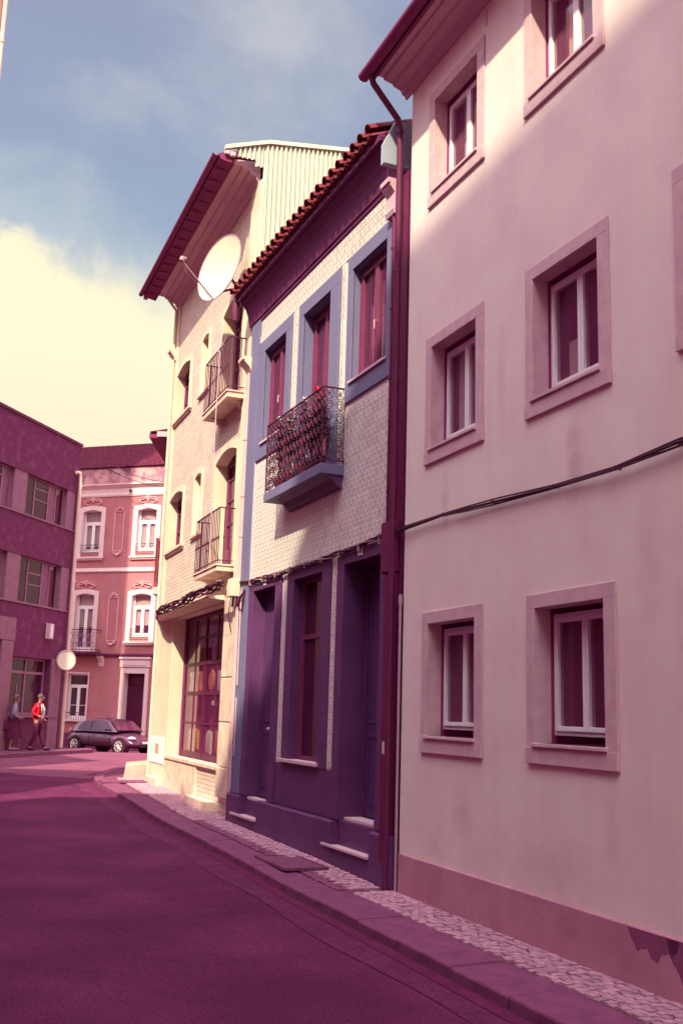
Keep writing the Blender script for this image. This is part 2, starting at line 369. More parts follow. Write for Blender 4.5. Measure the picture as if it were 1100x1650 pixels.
def part(name, mb, mats, parent=None, bevel=0, smooth=False, label=None):
    o = link(name, mb.mesh(name, mats, smooth), parent, bevel)
    if smooth:
        try: o.data.set_sharp_from_angle(angle=radians(40))
        except Exception: pass
    if label: o['label'] = label
    return o
def tag(o, label=None, cat=None, group=None, kind=None):
    if label: o['label'] = label
    if cat: o['category'] = cat
    if group: o['group'] = group
    if kind: o['kind'] = kind
    return o
def empty(name, loc=(0, 0, 0), rz=0.0, parent=None):
    o = bpy.data.objects.new(name, None); C.objects.link(o); o.empty_display_size = .2
    o.location = loc; o.rotation_euler = (0, 0, rz)
    if parent is not None: o.parent = parent
    return o
class Frame:
    """a facade: u runs along it away from the camera, y out towards the street, z up (0 = eye level)"""
    def __init__(s, deg, d, flip=False):
        s.a = radians(deg) + (pi if flip else 0); s.d = -d if flip else d
        s.t = Vector((-sin(s.a), cos(s.a), 0)); s.n = Vector((cos(s.a), sin(s.a), 0)); s.rz = s.a + pi / 2
    def w(s, u, off, z): return s.n * (s.d - off) + s.t * u + Vector((0, 0, z + H0))
    def root(s, name, u, z, off=0): 
        o = empty(name, s.w(u, off, z), s.rz); s.u0, s.z0, s.y0 = u, z, off
        return o
    def local(s, o):
        """inner empty shift is avoided: builders use facade coordinates and subtract the base"""
        pass
class FMB(MB):
    """mesh builder in facade coordinates of a thing whose base is at (u0,off0,z0)"""
    def __init__(s, base): super().__init__(); s.b = base
    def add(s, vs, fs, mi=0):
        b = s.b
        return super().add([(p[0] - b[0], p[1] - b[1], p[2] - b[2]) for p in vs], fs, mi)

def wall_holes(mb, u0, u1, z0, z1, holes, depth=.16, back=.7, mi_wall=0, mi_rev=1, mi_dark=2, y=0.):
    """front sheet with real openings, reveals and a dark room recess behind each"""
    us = sorted({u0, u1} | {h[0] for h in holes} | {h[1] for h in holes}); us = [u for u in us if u0 <= u <= u1]
    zs = sorted({z0, z1} | {h[2] for h in holes} | {h[3] for h in holes}); zs = [z for z in zs if z0 <= z <= z1]
    for i in range(len(us) - 1):
        for j in range(len(zs) - 1):
            cu, cz = (us[i] + us[i + 1]) / 2, (zs[j] + zs[j + 1]) / 2
            if any(h[0] < cu < h[1] and h[2] < cz < h[3] for h in holes): continue
            mb.quad((us[i], y, zs[j]), (us[i + 1], y, zs[j]), (us[i + 1], y, zs[j + 1]), (us[i], y, zs[j + 1]), mi_wall)
    for h in holes:
        a, b, c, d = h[:4]; dp = h[4] if len(h) > 4 else depth
        for (ya, yb, mi) in ((y, y - dp, mi_rev), (y - dp, y - back, mi_dark)):
            mb.quad((a, ya, c), (a, yb, c), (a, yb, d), (a, ya, d), mi)
            mb.quad((b, ya, c), (b, ya, d), (b, yb, d), (b, yb, c), mi)
            mb.quad((a, ya, c), (b, ya, c), (b, yb, c), (a, yb, c), mi)
            mb.quad((a, ya, d), (a, yb, d), (b, yb, d), (b, ya, d), mi)
        mb.quad((a, y - back, c), (a, y - back, d), (b, y - back, d), (b, y - back, c), mi_dark)
def shell(mb, u0, u1, z0, z1, D, mi=0):
    """side, back and top of a building behind its front sheet"""
    mb.quad((u0, 0, z0), (u0, 0, z1), (u0, -D, z1), (u0, -D, z0), mi); mb.quad((u1, 0, z0), (u1, -D, z0), (u1, -D, z1), (u1, 0, z1), mi)
    mb.quad((u0, -D, z0), (u0, -D, z1), (u1, -D, z1), (u1, -D, z0), mi); mb.quad((u0, 0, z1), (u1, 0, z1), (u1, -D, z1), (u0, -D, z1), mi)
def ring_box(mb, a, b, c, d, w, y0, y1, mi=0, wb=None, wt=None):
    wb = w if wb is None else wb; wt = w if wt is None else wt
    mb.box(a, a + w, y0, y1, c, d, mi); mb.box(b - w, b, y0, y1, c, d, mi)
    mb.box(a + w, b - w, y0, y1, d - wt, d, mi)
    if wb > 0: mb.box(a + w, b - w, y0, y1, c, c + wb, mi)

FR = Frame(21.981, 5.1); FB = Frame(22.729, 5.27); FT = Frame(21.004, 4.811)
def pav(y):
    P = [(-60, -1.95), (0, -1.90), (12, -1.868), (14, -1.80), (18, -1.735), (20, -1.67), (24, -1.565), (31, -1.50), (36, -1.52), (40, -1.56), (43, -1.72), (60, -1.80), (200, -1.8)]
    for (a, b), (c, d) in zip(P, P[1:]):
        if y <= c: return b + (d - b) * (y - a) / (c - a)
    return -1.8
def road_z(y): return pav(y) - (.12 if y < 41 else .12)

# ================================================================== GROUND
g = MB(); g.quad((-900, -900, -2.6 + H0), (900, -900, -2.6 + H0), (900, 1500, -2.6 + H0), (-900, 1500, -2.6 + H0))
tag(part('ground', g, m_ground), kind='structure')
g = MB(); xs = [-40, -22, -14, -11, -8, -6, -4, -2, 0, 2, 4, 6, 10, 25]; ys = [-25, -15, -8, -4] + [i for i in range(-2, 60, 1)] + [70, 90, 120]
vs = [(x, y, road_z(y) + H0) for y in ys for x in xs]; nx = len(xs)
fs = [(j * nx + i, j * nx + i + 1, (j + 1) * nx + i + 1, (j + 1) * nx + i) for j in range(len(ys) - 1) for i in range(nx - 1)]
g.add(vs, fs); tag(part('road', g, m_road, smooth=True), kind='structure')

m_road2 = mat('sunlit_asphalt', (.25, .065, .135), (.19, .04, .10), 1.6, .9, .9, .005, 120, extra=grain)  # paler sheet over the far road, sunlight put into its colour
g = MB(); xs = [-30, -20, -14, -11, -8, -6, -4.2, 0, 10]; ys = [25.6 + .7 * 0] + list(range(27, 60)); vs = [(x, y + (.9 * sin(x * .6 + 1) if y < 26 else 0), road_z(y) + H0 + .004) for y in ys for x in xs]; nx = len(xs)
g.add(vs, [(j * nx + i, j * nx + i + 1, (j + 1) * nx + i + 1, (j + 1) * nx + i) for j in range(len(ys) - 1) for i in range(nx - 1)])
tag(part('sunlit_road_sheet', g, m_road2), kind='structure')
# kerb line: facade offsets -> world xy
def kpt(F, u, off): p = F.w(u, off, 0); return (p.x, p.y)
KL = [kpt(FR, -6, 1.06), kpt(FR, 3, 1.05), kpt(FR, 7, 1.03), kpt(FR, 10.8, 1.0), kpt(FB, 13.5, 1.03), kpt(FB, 16.8, 1.06), kpt(FT, 20, 1.12), kpt(FT, 22.5, 1.2), kpt(FT, 23.6, 1.22), (-5.35, 24.1), (-5.55, 25.2), (-5.6, 26.6), (-5.5, 29), (-5.0, 34), (-4.4, 42)]
WL = [kpt(FR, -6, -.2), kpt(FR, 3, -.2), kpt(FR, 7, -.2), kpt(FR, 10.8, -.2), kpt(FB, 13.5, -.2), kpt(FB, 16.8, -.2), kpt(FT, 20, -.2), kpt(FT, 22.5, -.2), kpt(FT, 23.6, -.2), (-3.9, 24.2), (-3.9, 25.2), (-3.9, 26.6), (-3.8, 29), (-3.3, 34), (-2.7, 42)]
def resample(pl, step):
    out = [Vector(pl[0])]; 
    for a, b in zip(pl, pl[1:]):
        a, b = Vector(a), Vector(b); n = max(1, int((b - a).length / step))
        out += [a.lerp(b, (i + 1) / n) for i in range(n)]
    return out
pv = MB(); n_ = len(KL)
KLd = []; WLd = []
for i in range(n_ - 1):
    m_ = 6
    for j in range(m_):
        t_ = j / m_; KLd.append(Vector(KL[i]).lerp(Vector(KL[i + 1]), t_)); WLd.append(Vector(WL[i]).lerp(Vector(WL[i + 1]), t_))
KLd.append(Vector(KL[-1])); WLd.append(Vector(WL[-1]))
def inner(k, w, d):
    e = (w - k).normalized(); return k + e * d
for i in range(len(KLd) - 1):
    k0, k1, w0, w1_ = KLd[i], KLd[i + 1], WLd[i], WLd[i + 1]
    a0, a1 = inner(k0, w0, .1), inner(k1, w1_, .1)
    z = lambda p, e=0: pav(p.y) + H0 - .022 + e
    pv.quad((a0.x, a0.y, z(a0)), (a1.x, a1.y, z(a1)), (w1_.x, w1_.y, z(w1_)), (w0.x, w0.y, z(w0)))
    pv.quad((a0.x, a0.y, z(a0) - .4), (a1.x, a1.y, z(a1) - .4), (a1.x, a1.y, z(a1)), (a0.x, a0.y, z(a0)))
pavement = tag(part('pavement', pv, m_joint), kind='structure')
# kerb stones, one object each, meshes made to the local bend
kd = resample(KL, .42); wd = resample(WL, .42)
i = 0; acc = []
kk = [Vector(p) for p in KL]; 
def point_at(pl, s):
    for a, b in zip(pl, pl[1:]):
        a, b = Vector(a), Vector(b); l = (b - a).length
        if s <= l: return a.lerp(b, s / l), (b - a).normalized()
        s -= l
    return Vector(pl[-1]), (Vector(pl[-1]) - Vector(pl[-2])).normalized()
total = sum((Vector(b) - Vector(a)).length for a, b in zip(KL, KL[1:]))
s_ = 8.0
while s_ < total - 1.2:
    ln = random.uniform(.85, 1.15); wdt = .50 if point_at(KL, s_)[0].y < 11.2 else .38
    p0, d0 = point_at(KL, s_ + .008); p1, d1_ = point_at(KL, s_ + ln - .008)
    nrm0 = Vector((d0.y, -d0.x)); nrm1 = Vector((d1_.y, -d1_.x))
    if p0.y > 23: wdt = .22
    q0, q1 = p0 + nrm0 * wdt, p1 + nrm1 * wdt
    h = random.uniform(-.006, .006); mb = MB(); vs = []
    ctr = (p0 + p1) / 2; zc = pav(ctr.y) + H0
    for p in (p0, p1, q1, q0):
        zt = pav(p.y) + H0 + h - (.012 if p in (p0, p1) else 0)
        vs.append((p.x - ctr.x, p.y - ctr.y, zt - .3 - zc)); vs.append((p.x - ctr.x, p.y - ctr.y, zt - zc))
    mb.add(vs, [(0, 2, 3, 1), (2, 4, 5, 3), (4, 6, 7, 5), (6, 0, 1, 7), (1, 3, 5, 7)])
    o = part('kerb_stone', mb, m_kerb, pavement, bevel=.018); o.location = (ctr.x, ctr.y, zc)
    s_ += ln
# cobbles
def cob_mesh(sz, seed):
    random.seed(seed); a = sz / 2; j = lambda: random.uniform(-.16, .16) * sz
    b = [(-a + j(), -a + j()), (a + j(), -a + j()), (a + j(), a + j()), (-a + j(), a + j())]
    vs = [(x, y, -.04) for x, y in b] + [(x, y, -.002) for x, y in b] + [(x * .93, y * .93, .0015 + random.uniform(-.001, .001)) for x, y in b]
    fs = [(0, 1, 5, 4), (1, 2, 6, 5), (2, 3, 7, 6), (3, 0, 4, 7), (4, 5, 9, 8), (5, 6, 10, 9), (6, 7, 11, 10), (7, 4, 8, 11), (8, 9, 10, 11)]
    return vs, fs
cobs = [cob_mesh(.074, k) for k in range(6)]; cob_me = []
for vs, fs in cobs:
    m = MB(); m.add(vs, fs); cob_me.append(m.mesh('cobble', m_cob, False))
random.seed(11)
stuff_l = MB(); stuff_d = MB(); nc = 0
def lay(F, u0, u1, o0, o1, dark=False, st=.084):
    global nc
    u = u0; row = 0
    while u < u1:
        o = o0 + (st / 2 if row % 2 else 0) * .6
        while o < o1:
            ou = u + random.uniform(-.009, .009); oo = o + random.uniform(-.009, .009)
            p = F.w(ou, oo, 0); z = pav(p.y) + H0 + random.uniform(-.005, .004); rz = F.rz + random.uniform(-.12, .12) + random.choice((0, pi / 2, pi))
            k = random.randrange(6)
            if F is FR and not dark and 5.75 < u < 10.7 and nc < 300:
                link('paving_stone', cob_me[k], pavement, loc=(p.x, p.y, z), rot=(random.uniform(-.03, .03), random.uniform(-.03, .03), rz)); nc += 1
            else:
                vs, fs = cobs[k]; c_, s2 = cos(rz), sin(rz)
                (stuff_d if dark else stuff_l).add([(p.x + x * c_ - y * s2, p.y + x * s2 + y * c_, z + zz) for x, y, zz in vs], fs)
            o += st
        u += st; row += 1
lay(FR, 2.0, 10.75, .03, .50)
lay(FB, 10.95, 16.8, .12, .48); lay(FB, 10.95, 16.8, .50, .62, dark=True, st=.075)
lay(FT, 17.1, 24.3, .03, .66); 
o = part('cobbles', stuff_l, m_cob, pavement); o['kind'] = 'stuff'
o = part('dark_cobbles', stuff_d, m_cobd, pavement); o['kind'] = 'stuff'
# narrow worn strip of road by the kerb and the dark gutter
gs = MB(); gd = MB()
def strip(mb, d0, d1, lift):
    for i in range(len(KLd) - 1):
        k0, k1 = KLd[i], KLd[i + 1]; dr = (k1 - k0).normalized(); nr = Vector((-dr.y, dr.x))
        j0 = .05 * sin(i * .9) if d1 > .3 else 0; j1 = .05 * sin((i + 1) * .9) if d1 > .3 else 0
        a, b, c, d = k0 + nr * d0, k1 + nr * d0, k1 + nr * (d1 + j1), k0 + nr * (d1 + j0)
        mb.quad(*[(p.x, p.y, road_z(p.y) + H0 + lift) for p in (a, b, c, d)])
strip(gs, .06, .42, .006); strip(gd, -.03, .13, .011)
tag(part('gutter', gd, m_grime), kind='structure'); tag(part('road_edge', gs, m_gut), kind='structure')
# iron covers in the pavement
def cover(F, u, off, lu, lo, name, label, cat):
    p = F.w(u, off, 0); z = pav(p.y) + H0
    r = empty(name, (p.x, p.y, z + .012), F.rz); tag(r, label, cat)
    mb = MB(); ring_box_v = .03
    mb.box(-lu/2, lu/2, -lo/2, lo/2, -.02, .006); part('cover_plate', mb, m_plate, r, bevel=.004)
    mb = MB(); mb.box(-lu/2-.03, -lu/2-.002, -lo/2-.03, lo/2+.03, -.02, .012); mb.box(lu/2+.002, lu/2+.03, -lo/2-.03, lo/2+.03, -.02, .012)
    mb.box(-lu/2-.002, lu/2+.002, -lo/2-.03, -lo/2-.002, -.02, .012); mb.box(-lu/2-.002, lu/2+.002, lo/2+.002, lo/2+.03, -.02, .012)
    part('cover_frame', mb, m_plate, r)
cover(FB, 12.55, .55, 1.05, .5, 'inspection_cover', 'dark rectangular metal cover in the pavement before the blue house', 'cover')
cover(FT, 23.3, .72, .5, .9, 'inspection_cover', 'small worn metal cover in the sunlit pavement by the shop corner', 'cover')

# ================================================================== RENDERED HOUSE (right)
G0 = -2.6
Rb = (6.0, 0, -1.87); rR = FR.root('rendered_house', Rb[0], Rb[2])
tag(rR, 'pale pink rendered house with stone-framed white casement windows on the right', 'house')
RW = []          # (a,b,c,d) inner openings
cols = [(9.04, 10.04), (6.955, 7.956), (4.75, 5.85), (2.4, 3.5)]
rows = [(-.205, .965), (2.90, 4.075), (5.985, 7.14)]
for (a, b) in cols:
    for (c, d) in rows: RW.append((a, b, c, d, .15))
mb = FMB(Rb); wall_holes(mb, -6, 10.68, G0, 7.63, RW, mi_wall=0, mi_rev=3, mi_dark=2)
mb.quad((10.68, 0, G0), (10.68, 0, 7.63), (10.68, -8, 7.63), (10.68, -8, G0)); mb.quad((-6, 0, G0), (-6, -8, G0), (-6, -8, 7.63), (-6, 0, 7.63)); mb.quad((-6, -8, G0), (10.68, -8, G0), (10.68, -8, 7.63), (-6, -8, 7.63))
part('wall', mb, [m_rend, m_rend, m_dark, m_stone], rR)
mb = FMB(Rb); mb.ext([(0, G0), (.022, G0), (.022, -1.474), (.016, -1.466), (0, -1.466)], -6, 10.655); part('plinth', mb, m_base, rR)
mb = FMB(Rb)
for (ua, ub, za) in ((6.15, 6.75, -1.63), (5.3, 6.35, -1.78)):
    n = 60; pts = []
    for k in range(n + 1): pts.append((ua + (ub - ua) * k / n, -1.475 + (za + 1.475) * (sin(pi * min(1, (k + .3) / n * 1.05)) ** .5) * (1 + .22 * sin(k * .3) + .08 * sin(k * .83 + 1) + .03 * sin(k * 2.3))))
    mb.prism([(ua, -1.475)] + pts + [(ub, -1.475)], .023, .0245)
part('damp_stain', mb, m_damp, rR)
def r_window(a, b, c, d, curtain):
    w = .128; w = .15 if d - c > 0 else w
    F0 = FMB(Rb)
    # sill stone and surround
    su = FMB(Rb)
    wl, wr = .135, .155
    su.box(a - wr, a, .0, .018, c - .03, d); su.box(b, b + wl, .0, .018, c - .03, d)
    su.box(a - wr, b + wl, .0, .018, d, d + .125)
    win = part('window', (lambda m: (ring_box(m, a + .01, b - .01, c + .07, d - .045, .035, -.235, -.175), m)[1])(FMB(Rb)), m_white, rR, bevel=.004)
    part('window_surround', su, m_stone, win, bevel=.004)
    s2 = FMB(Rb); s2.box(a - wr - .003, b + wl + .003, 0, .03, c - .175, c - .032); s2.box(a - .035, b + .03, -.17, .05, c - .032, c); part('sill', s2, m_stone, win, bevel=.005)
    mid = (a + b) / 2
    for (x0, x1) in ((a + .047, mid - .002), (mid + .002, b - .047)):
        k = FMB(Rb); ring_box(k, x0, x1, c + .107, d - .082, .042, -.225, -.160)
        part('casement', k, m_white, win, bevel=.004)
        p = FMB(Rb); p.box(x0 + .042, x1 - .042, -.196, -.190, c + .149, d - .124); part('pane', p, m_glass_r, win)
    if curtain:
        for (x0, x1, z0, z1) in curtain:
            cu = FMB(Rb); n = 12
            for i in range(n):
                xa, xb = x0 + (x1 - x0) * i / n, x0 + (x1 - x0) * (i + 1) / n
                ya, yb = -.235 - .012 * (i % 2), -.235 - .012 * ((i + 1) % 2)
                cu.quad((xa, ya, z0), (xb, yb, z0), (xb, yb, z1), (xa, ya, z1))
            part('curtain', cu, m_cur, win)
for ci, (a, b) in enumerate(cols):
    for ri, (c, d) in enumerate(rows):
        cu = []
        if (ci, ri) == (0, 1): cu = [(a + .06, a + .42, c + .1, d - .06), (a + .56, a + .80, c + .1, d - .06)]
        if (ci, ri) == (1, 1): cu = [(a + .52, a + .78, c + .1, c + .52), (a + .05, a + .32, c + .1, c + .3)]
        if ri == 2: cu = [(a + .55, a + .72, c + .1, d - .1)]
        r_window(a, b, c, d, cu)
# cornice, eave boards and gutter
mb = FMB(Rb); mb.ext([(0, 7.60), (.03, 7.60), (.04, 7.635), (.075, 7.65), (.10, 7.70), (.20, 7.735), (.215, 7.765), (.235, 7.765), (.33, 7.79), (.345, 7.82), (.42, 7.82), (.42, 7.90), (0, 8.02)], -6, 10.83); part('cornice', mb, m_soff, rR)
mb = FMB(Rb); mb.ext([(.425, 7.80), (.47, 7.80), (.47, 7.93), (-4.0, 10.2), (-4.0, 10.1), (.425, 7.88)], -6, 10.88); part('roof', mb, m_fas, rR)
mb = FMB(Rb); n = 8; prof = [(.545 + .075 * cos(pi + pi * k / n), 7.865 + .075 * sin(pi + pi * k / n)) for k in range(n + 1)]
prof += [(p[0] * 1 + (0.545 - p[0]) * .12, p[1] + (7.865 - p[1]) * .12 + .003) for p in prof[::-1]]
mb.ext(prof, -6, 10.98); part('gutter', mb, m_fas, rR)
mb = FMB(Rb)
mb.tube([(10.83, .50, 7.80), (10.83, .47, 7.70), (10.835, .12, 7.30), (10.84, .085, 7.16), (10.84, .085, -1.9)], .04, 12)
for z in (7.15, 5.3, 3.9, 2.3, .9, -.6): mb.tube([(10.84, .085, z - .02), (10.84, .085, z + .02)], .046, 12)
part('downpipe', mb, m_pipe2, rR, smooth=True)
mb = FMB(Rb); mb.tube([(10.70, .03, -1.88), (10.70, .03, 1.28)], .016, 8); mb.tube([(10.70, .03, 1.22), (10.70, .03, 1.34)], .024, 8); part('cable_conduit', mb, m_cond, rR)
mb = FMB(Rb); mb.box(8.845, 8.87, 0, .01, 7.35, 7.56); part('rust_stain', mb, m_soff, rR)
# cables across the facade
base = FR.w(6, .02, 2.0); cr = empty('wall_cable', base, FR.rz); tag(cr, 'dark cable bundle sagging across the pale rendered house', 'cable')
cb = (6, .02, 2.0)
pth = [(10.9, .06, 2.06), (10.633, .05, 2.083), (9.656, .05, 2.089), (9.2, .045, 2.07), (8.636, .04, 2.044), (7.581, .04, 1.997), (6.71, .05, 1.983), (5.975, .05, 2.02), (4, .04, 2.06), (-2, .04, 2.0)]
for k, (dz, r) in enumerate(((0, .013), (.02, .008), (-.018, .009))):
    mb = FMB(cb); mb.tube([(p[0], p[1] + .006 * sin(i * 2 + k), p[2] + dz * (1 + .5 * sin(i * 1.7 + k))) for i, p in enumerate(pth)], r, 6); part('cable_strand', mb, m_cable, cr, smooth=True)
mb = FMB(cb)
for p in pth[1:-1]: mb.box(p[0] - .006, p[0] + .006, 0, .062, p[2] - .012, p[2] + .02)
part('cable_clip', mb, m_cable, cr)

# ================================================================== BLUE TILED HOUSE (middle)
Bb = (11.0, 0, -1.87); rB = FB.root('blue_house', Bb[0], Bb[2])
tag(rB, 'two-storey house with patterned wall tiles, blue frames and clay tile eaves', 'house')
ULEFT = 16.76
Bw = [(14.99, 16.04, 4.36, 5.955, .085), (13.14, 14.23, 3.25, 5.955, .14), (11.26, 12.35, 4.36, 5.955, .085)]
Bg = [(15.03, 16.10, -1.36, 1.89, .17), (13.13, 14.22, -.68, 1.885, .12), (11.26, 12.37, -1.30, 1.89, .3)]
mb = FMB(Bb); wall_holes(mb, 10.70, ULEFT, G0, 2.05, Bg, mi_wall=0, mi_rev=0, mi_dark=2); wall_holes(mb, 10.70, ULEFT, 2.05, 6.62, Bw, mi_wall=0, mi_rev=1, mi_dark=2)
shell(mb, 10.695, ULEFT, G0, 6.62, 8)
wallB = part('wall', mb, [m_blue, m_blueL, m_dark], rB)
# tile faces
tile_me = []
T_ = .1365
def tile_geo(s=T_):
    a = s / 2 - .0012; b = a - .003
    vs = [(-a, 0, -a), (a, 0, -a), (a, 0, a), (-a, 0, a), (-a, .008, -a), (a, .008, -a), (a, .008, a), (-a, .008, a), (-b, .010, -b), (b, .010, -b), (b, .010, b), (-b, .010, b)]
    fs = [(0, 1, 5, 4), (1, 2, 6, 5), (2, 3, 7, 6), (3, 0, 4, 7), (4, 5, 9, 8), (5, 6, 10, 9), (6, 7, 11, 10), (7, 4, 8, 11), (8, 9, 10, 11)]
    return vs, fs
tv, tf = tile_geo()
m0 = MB(); m0.add(tv, tf); tme = m0.mesh('wall_tile', m_tile)
uvl = tme.uv_layers.new(name='uv')
for lp in tme.loops:
    v = tme.vertices[lp.vertex_index].co; uvl.data[lp.index].uv = (v.x / T_ + .5, v.z / T_ + .5)
tiles = []
def free(u, z):
    h = T_ / 2 - .001
    if z - h < 2.09 or z + h > 6.60: return False
    for (a, b, c, d) in ((14.75, 16.35, 4.09, 6.175), (12.80, 14.42, 3.25, 6.175), (10.9, 12.52, 4.09, 6.175), (12.52, 14.84, 3.08, 3.26)):
        if a - h < u < b + h and c - h < z < d + h: return False
    return True
u = 16.33 - T_ / 2
while u > 10.98:
    z = 2.09 + T_ / 2
    while z < 6.6:
        if free(u, z): tiles.append((u, z))
        z += T_
    u -= T_
for zz in (12.71, 14.62):
    z = -.70 + T_ / 2
    while z < 1.99: tiles.append((zz, z)); z += T_
# columns between windows get cut tiles laid centrally
for uc in (12.66, 14.585):
    z = 4.12 + T_ / 2
    while z < 6.17:
        tiles.append((uc, z)) if not any(abs(u_ - uc) < T_ * .98 and abs(z_ - z) < T_ * .98 for u_, z_ in tiles) else None
        z += T_
tiles.sort(key=lambda t: (t[0] - 0) + abs(t[1]) * .15)
gr = FMB(Bb)
gr.box(10.93, 16.33, 0, .004, 2.07, 3.26); gr.box(10.93, 12.80, 0, .004, 3.26, 4.10); gr.box(14.42, 16.33, 0, .004, 3.26, 4.10)
gr.box(12.52, 12.80, 0, .004, 4.10, 6.16); gr.box(14.42, 14.75, 0, .004, 4.10, 6.16); gr.box(10.93, 16.33, 0, .004, 6.16, 6.62); gr.box(12.60, 12.82, 0, .004, -.72, 2.07); gr.box(14.5, 14.76, 0, .004, -.72, 2.07)
part('tile_bed', gr, m_grout, rB)
sm = FMB(Bb); cnt = 0; uvs = []
for (u, z) in tiles:
    jy = random.uniform(0, .0015) + .0045; rx = random.uniform(-.006, .006)
    if cnt < 300:
        link('wall_tile', tme, rB, loc=(u - Bb[0], jy, z - Bb[2]), rot=(rx, random.uniform(-.004, .004), random.uniform(-.008, .008))); cnt += 1
    else:
        sm.add([(x + u, y + jy, zz + z) for x, y, zz in tv], tf)
        for f in tf: uvs += [(tv[i][0] / T_ + .5, tv[i][2] / T_ + .5) for i in f]
me = sm.mesh('wall_tiles', m_tile)
if sm.f:
    uvl = me.uv_layers.new(name='uv')
    nt_ = len(tv)
    for lp in me.loops:
        v = tv[lp.vertex_index % nt_]; uvl.data[lp.index].uv = (v[0] / T_ + .5, v[2] / T_ + .5)
    o = link('wall_tiles', me, rB); o['kind'] = 'stuff'
# corner pilaster and right edge
mb = FMB(Bb); mb.box(16.335, ULEFT, .0, .05, -1.30, 6.62); part('pilaster', mb, m_blueL, rB, bevel=.004)
mb = FMB(Bb); mb.box(16.31, 16.33, .01, .03, 2.07, 6.3); part('pilaster_edging', mb, m_sill, rB)
mb = FMB(Bb); mb.box(10.70, 10.925, .0, .02, 2.05, 6.62); mb.box(10.70, 11.06, .0, .035, -1.88, 2.05); part('dark_pilaster', mb, m_pipe, rB)
# upper windows
def b_window(a, b, c, d, balc=False):
    wn = FMB(Bb); y1 = -.085 if not balc else -.14
    ring_box(wn, a + .005, b - .005, c + .02, d - .005, .06, y1 - .07, y1 - .005, wt=.07)
    win = part('window' if not balc else 'balcony_door', wn, m_maroon, rB, bevel=.004)
    su = FMB(Bb); A, B_ = a - .27, b + .20
    if abs(a - 14.99) < .01: A, B_ = 14.755, 16.325
    if abs(a - 13.14) < .01: A, B_ = 12.805, 14.415
    if abs(a - 11.26) < .01: A, B_ = 10.98, 12.515
    zb = 4.09 if not balc else 3.262
    su.box(A, a, .006, .035, zb, d); su.box(b, B_, .006, .035, zb, d); su.box(A, B_, .006, .035, d, 6.17)
    if not balc: su.box(a, b, .006, .035, zb, c - .035)
    part('window_surround', su, m_blueL, win, bevel=.004)
    if not balc:
        s = FMB(Bb); s.box(a - .045, b + .03, -.08, .062, c - .035, c); part('sill', s, m_sill, win, bevel=.003)
    mid = (a + b) / 2
    for (x0, x1) in ((a + .066, mid - .004), (mid + .004, b - .066)):
        k = FMB(Bb); ring_box(k, x0, x1, c + .082, d - .08, .055, y1 - .06, y1 + .005); part('casement', k, m_maroon, win, bevel=.004)
        p = FMB(Bb); p.box(x0 + .055, x1 - .055, y1 - .036, y1 - .03, c + .137, d - .135); part('pane', p, m_glass, win)
        cu = FMB(Bb); n = 8; s0 = x0 + .04; s1 = x0 + .04 + (x1 - x0) * .72
        for i in range(n):
            xa, xb = s0 + (s1 - s0) * i / n, s0 + (s1 - s0) * (i + 1) / n
            ya, yb = y1 - .14 - .015 * (i % 2), y1 - .14 - .015 * ((i + 1) % 2)
            cu.quad((xa, ya, c + .1), (xb, yb, c + .1), (xb, yb, d - .28), (xa, ya, d - .28))
        part('curtain', cu, m_cur, win)
    h = FMB(Bb); h.tube([(mid - .04, y1 + .01, (c + d) / 2 - .12), (mid - .04, y1 + .045, (c + d) / 2 - .12), (mid - .04, y1 + .045, (c + d) / 2 - .24)], .008, 6); part('handle', h, m_sill, win)
b_window(14.99, 16.04, 4.36, 5.955); b_window(13.14, 14.23, 3.262, 5.955, True); b_window(11.26, 12.35, 4.36, 5.955)
# ground-floor frames
mb = FMB(Bb)
for (A, a, b, B_, zb, zt) in ((14.76, 15.03, 16.10, 16.328, -1.30, 1.89), (12.82, 13.13, 14.22, 14.50, -.72, 1.885), (11.065, 11.26, 12.37, 12.60, -1.30, 1.89)):
    mb2 = FMB(Bb)
    if zb < -1: 
        mb2.box(A, a, .0, .03, -.75, zt); mb2.box(b, B_, .0, .03, -.75, zt); mb2.box(A, B_, .0, .03, zt, 2.045)
        mb2.box(A - .0, a, .0, .042, -1.30, -.753); mb2.box(b, B_, .0, .042, -1.30, -.753)
    else:
        mb2.box(A, a, .0, .03, zb, zt); mb2.box(b, B_, .0, .03, zb, zt); mb2.box(A, B_, .0, .03, zt, 2.045)
    part('opening_surround', mb2, m_blue, rB, bevel=.004)
mb = FMB(Bb); mb.box(12.605, 14.755, .0, .016, -1.30, -.722); part('dado_panel', mb, m_blue, rB, bevel=.003)
# plinth with steps cut in
mb = FMB(Bb); y = .1; zt = -1.312
for (x0, x1) in ((10.70, 11.26), (12.40, 15.28), (16.12, 16.80)):
    mb.ext([(0, G0), (y, G0), (y, zt - .02), (y - .02, zt), (0, zt)], x0, x1)
mb.box(11.26, 12.40, -.3, .1 - .004, G0, -1.625); mb.box(15.28, 16.12, -.2, .1 - .004, G0, -1.625)
mb.box(11.26, 12.40, -.6, -.12, -1.625, -1.30); mb.box(15.03, 16.12, -.5, -.10, -1.625, -1.36)
part('plinth', mb, m_blue, rB)
for (x0, x1, y0, y1, z0, z1) in ((11.265, 12.66, -.118, .125, -1.622, -1.592), (15.30, 16.52, -.098, .125, -1.622, -1.585), (11.262, 12.368, -.295, -.06, -1.298, -1.262), (15.032, 16.098, -.165, -.02, -1.358, -1.322)):
    mb = FMB(Bb); mb.box(x0, x1, y0, y1, z0, z1); part('doorstep', mb, m_sill, rB, bevel=.004)
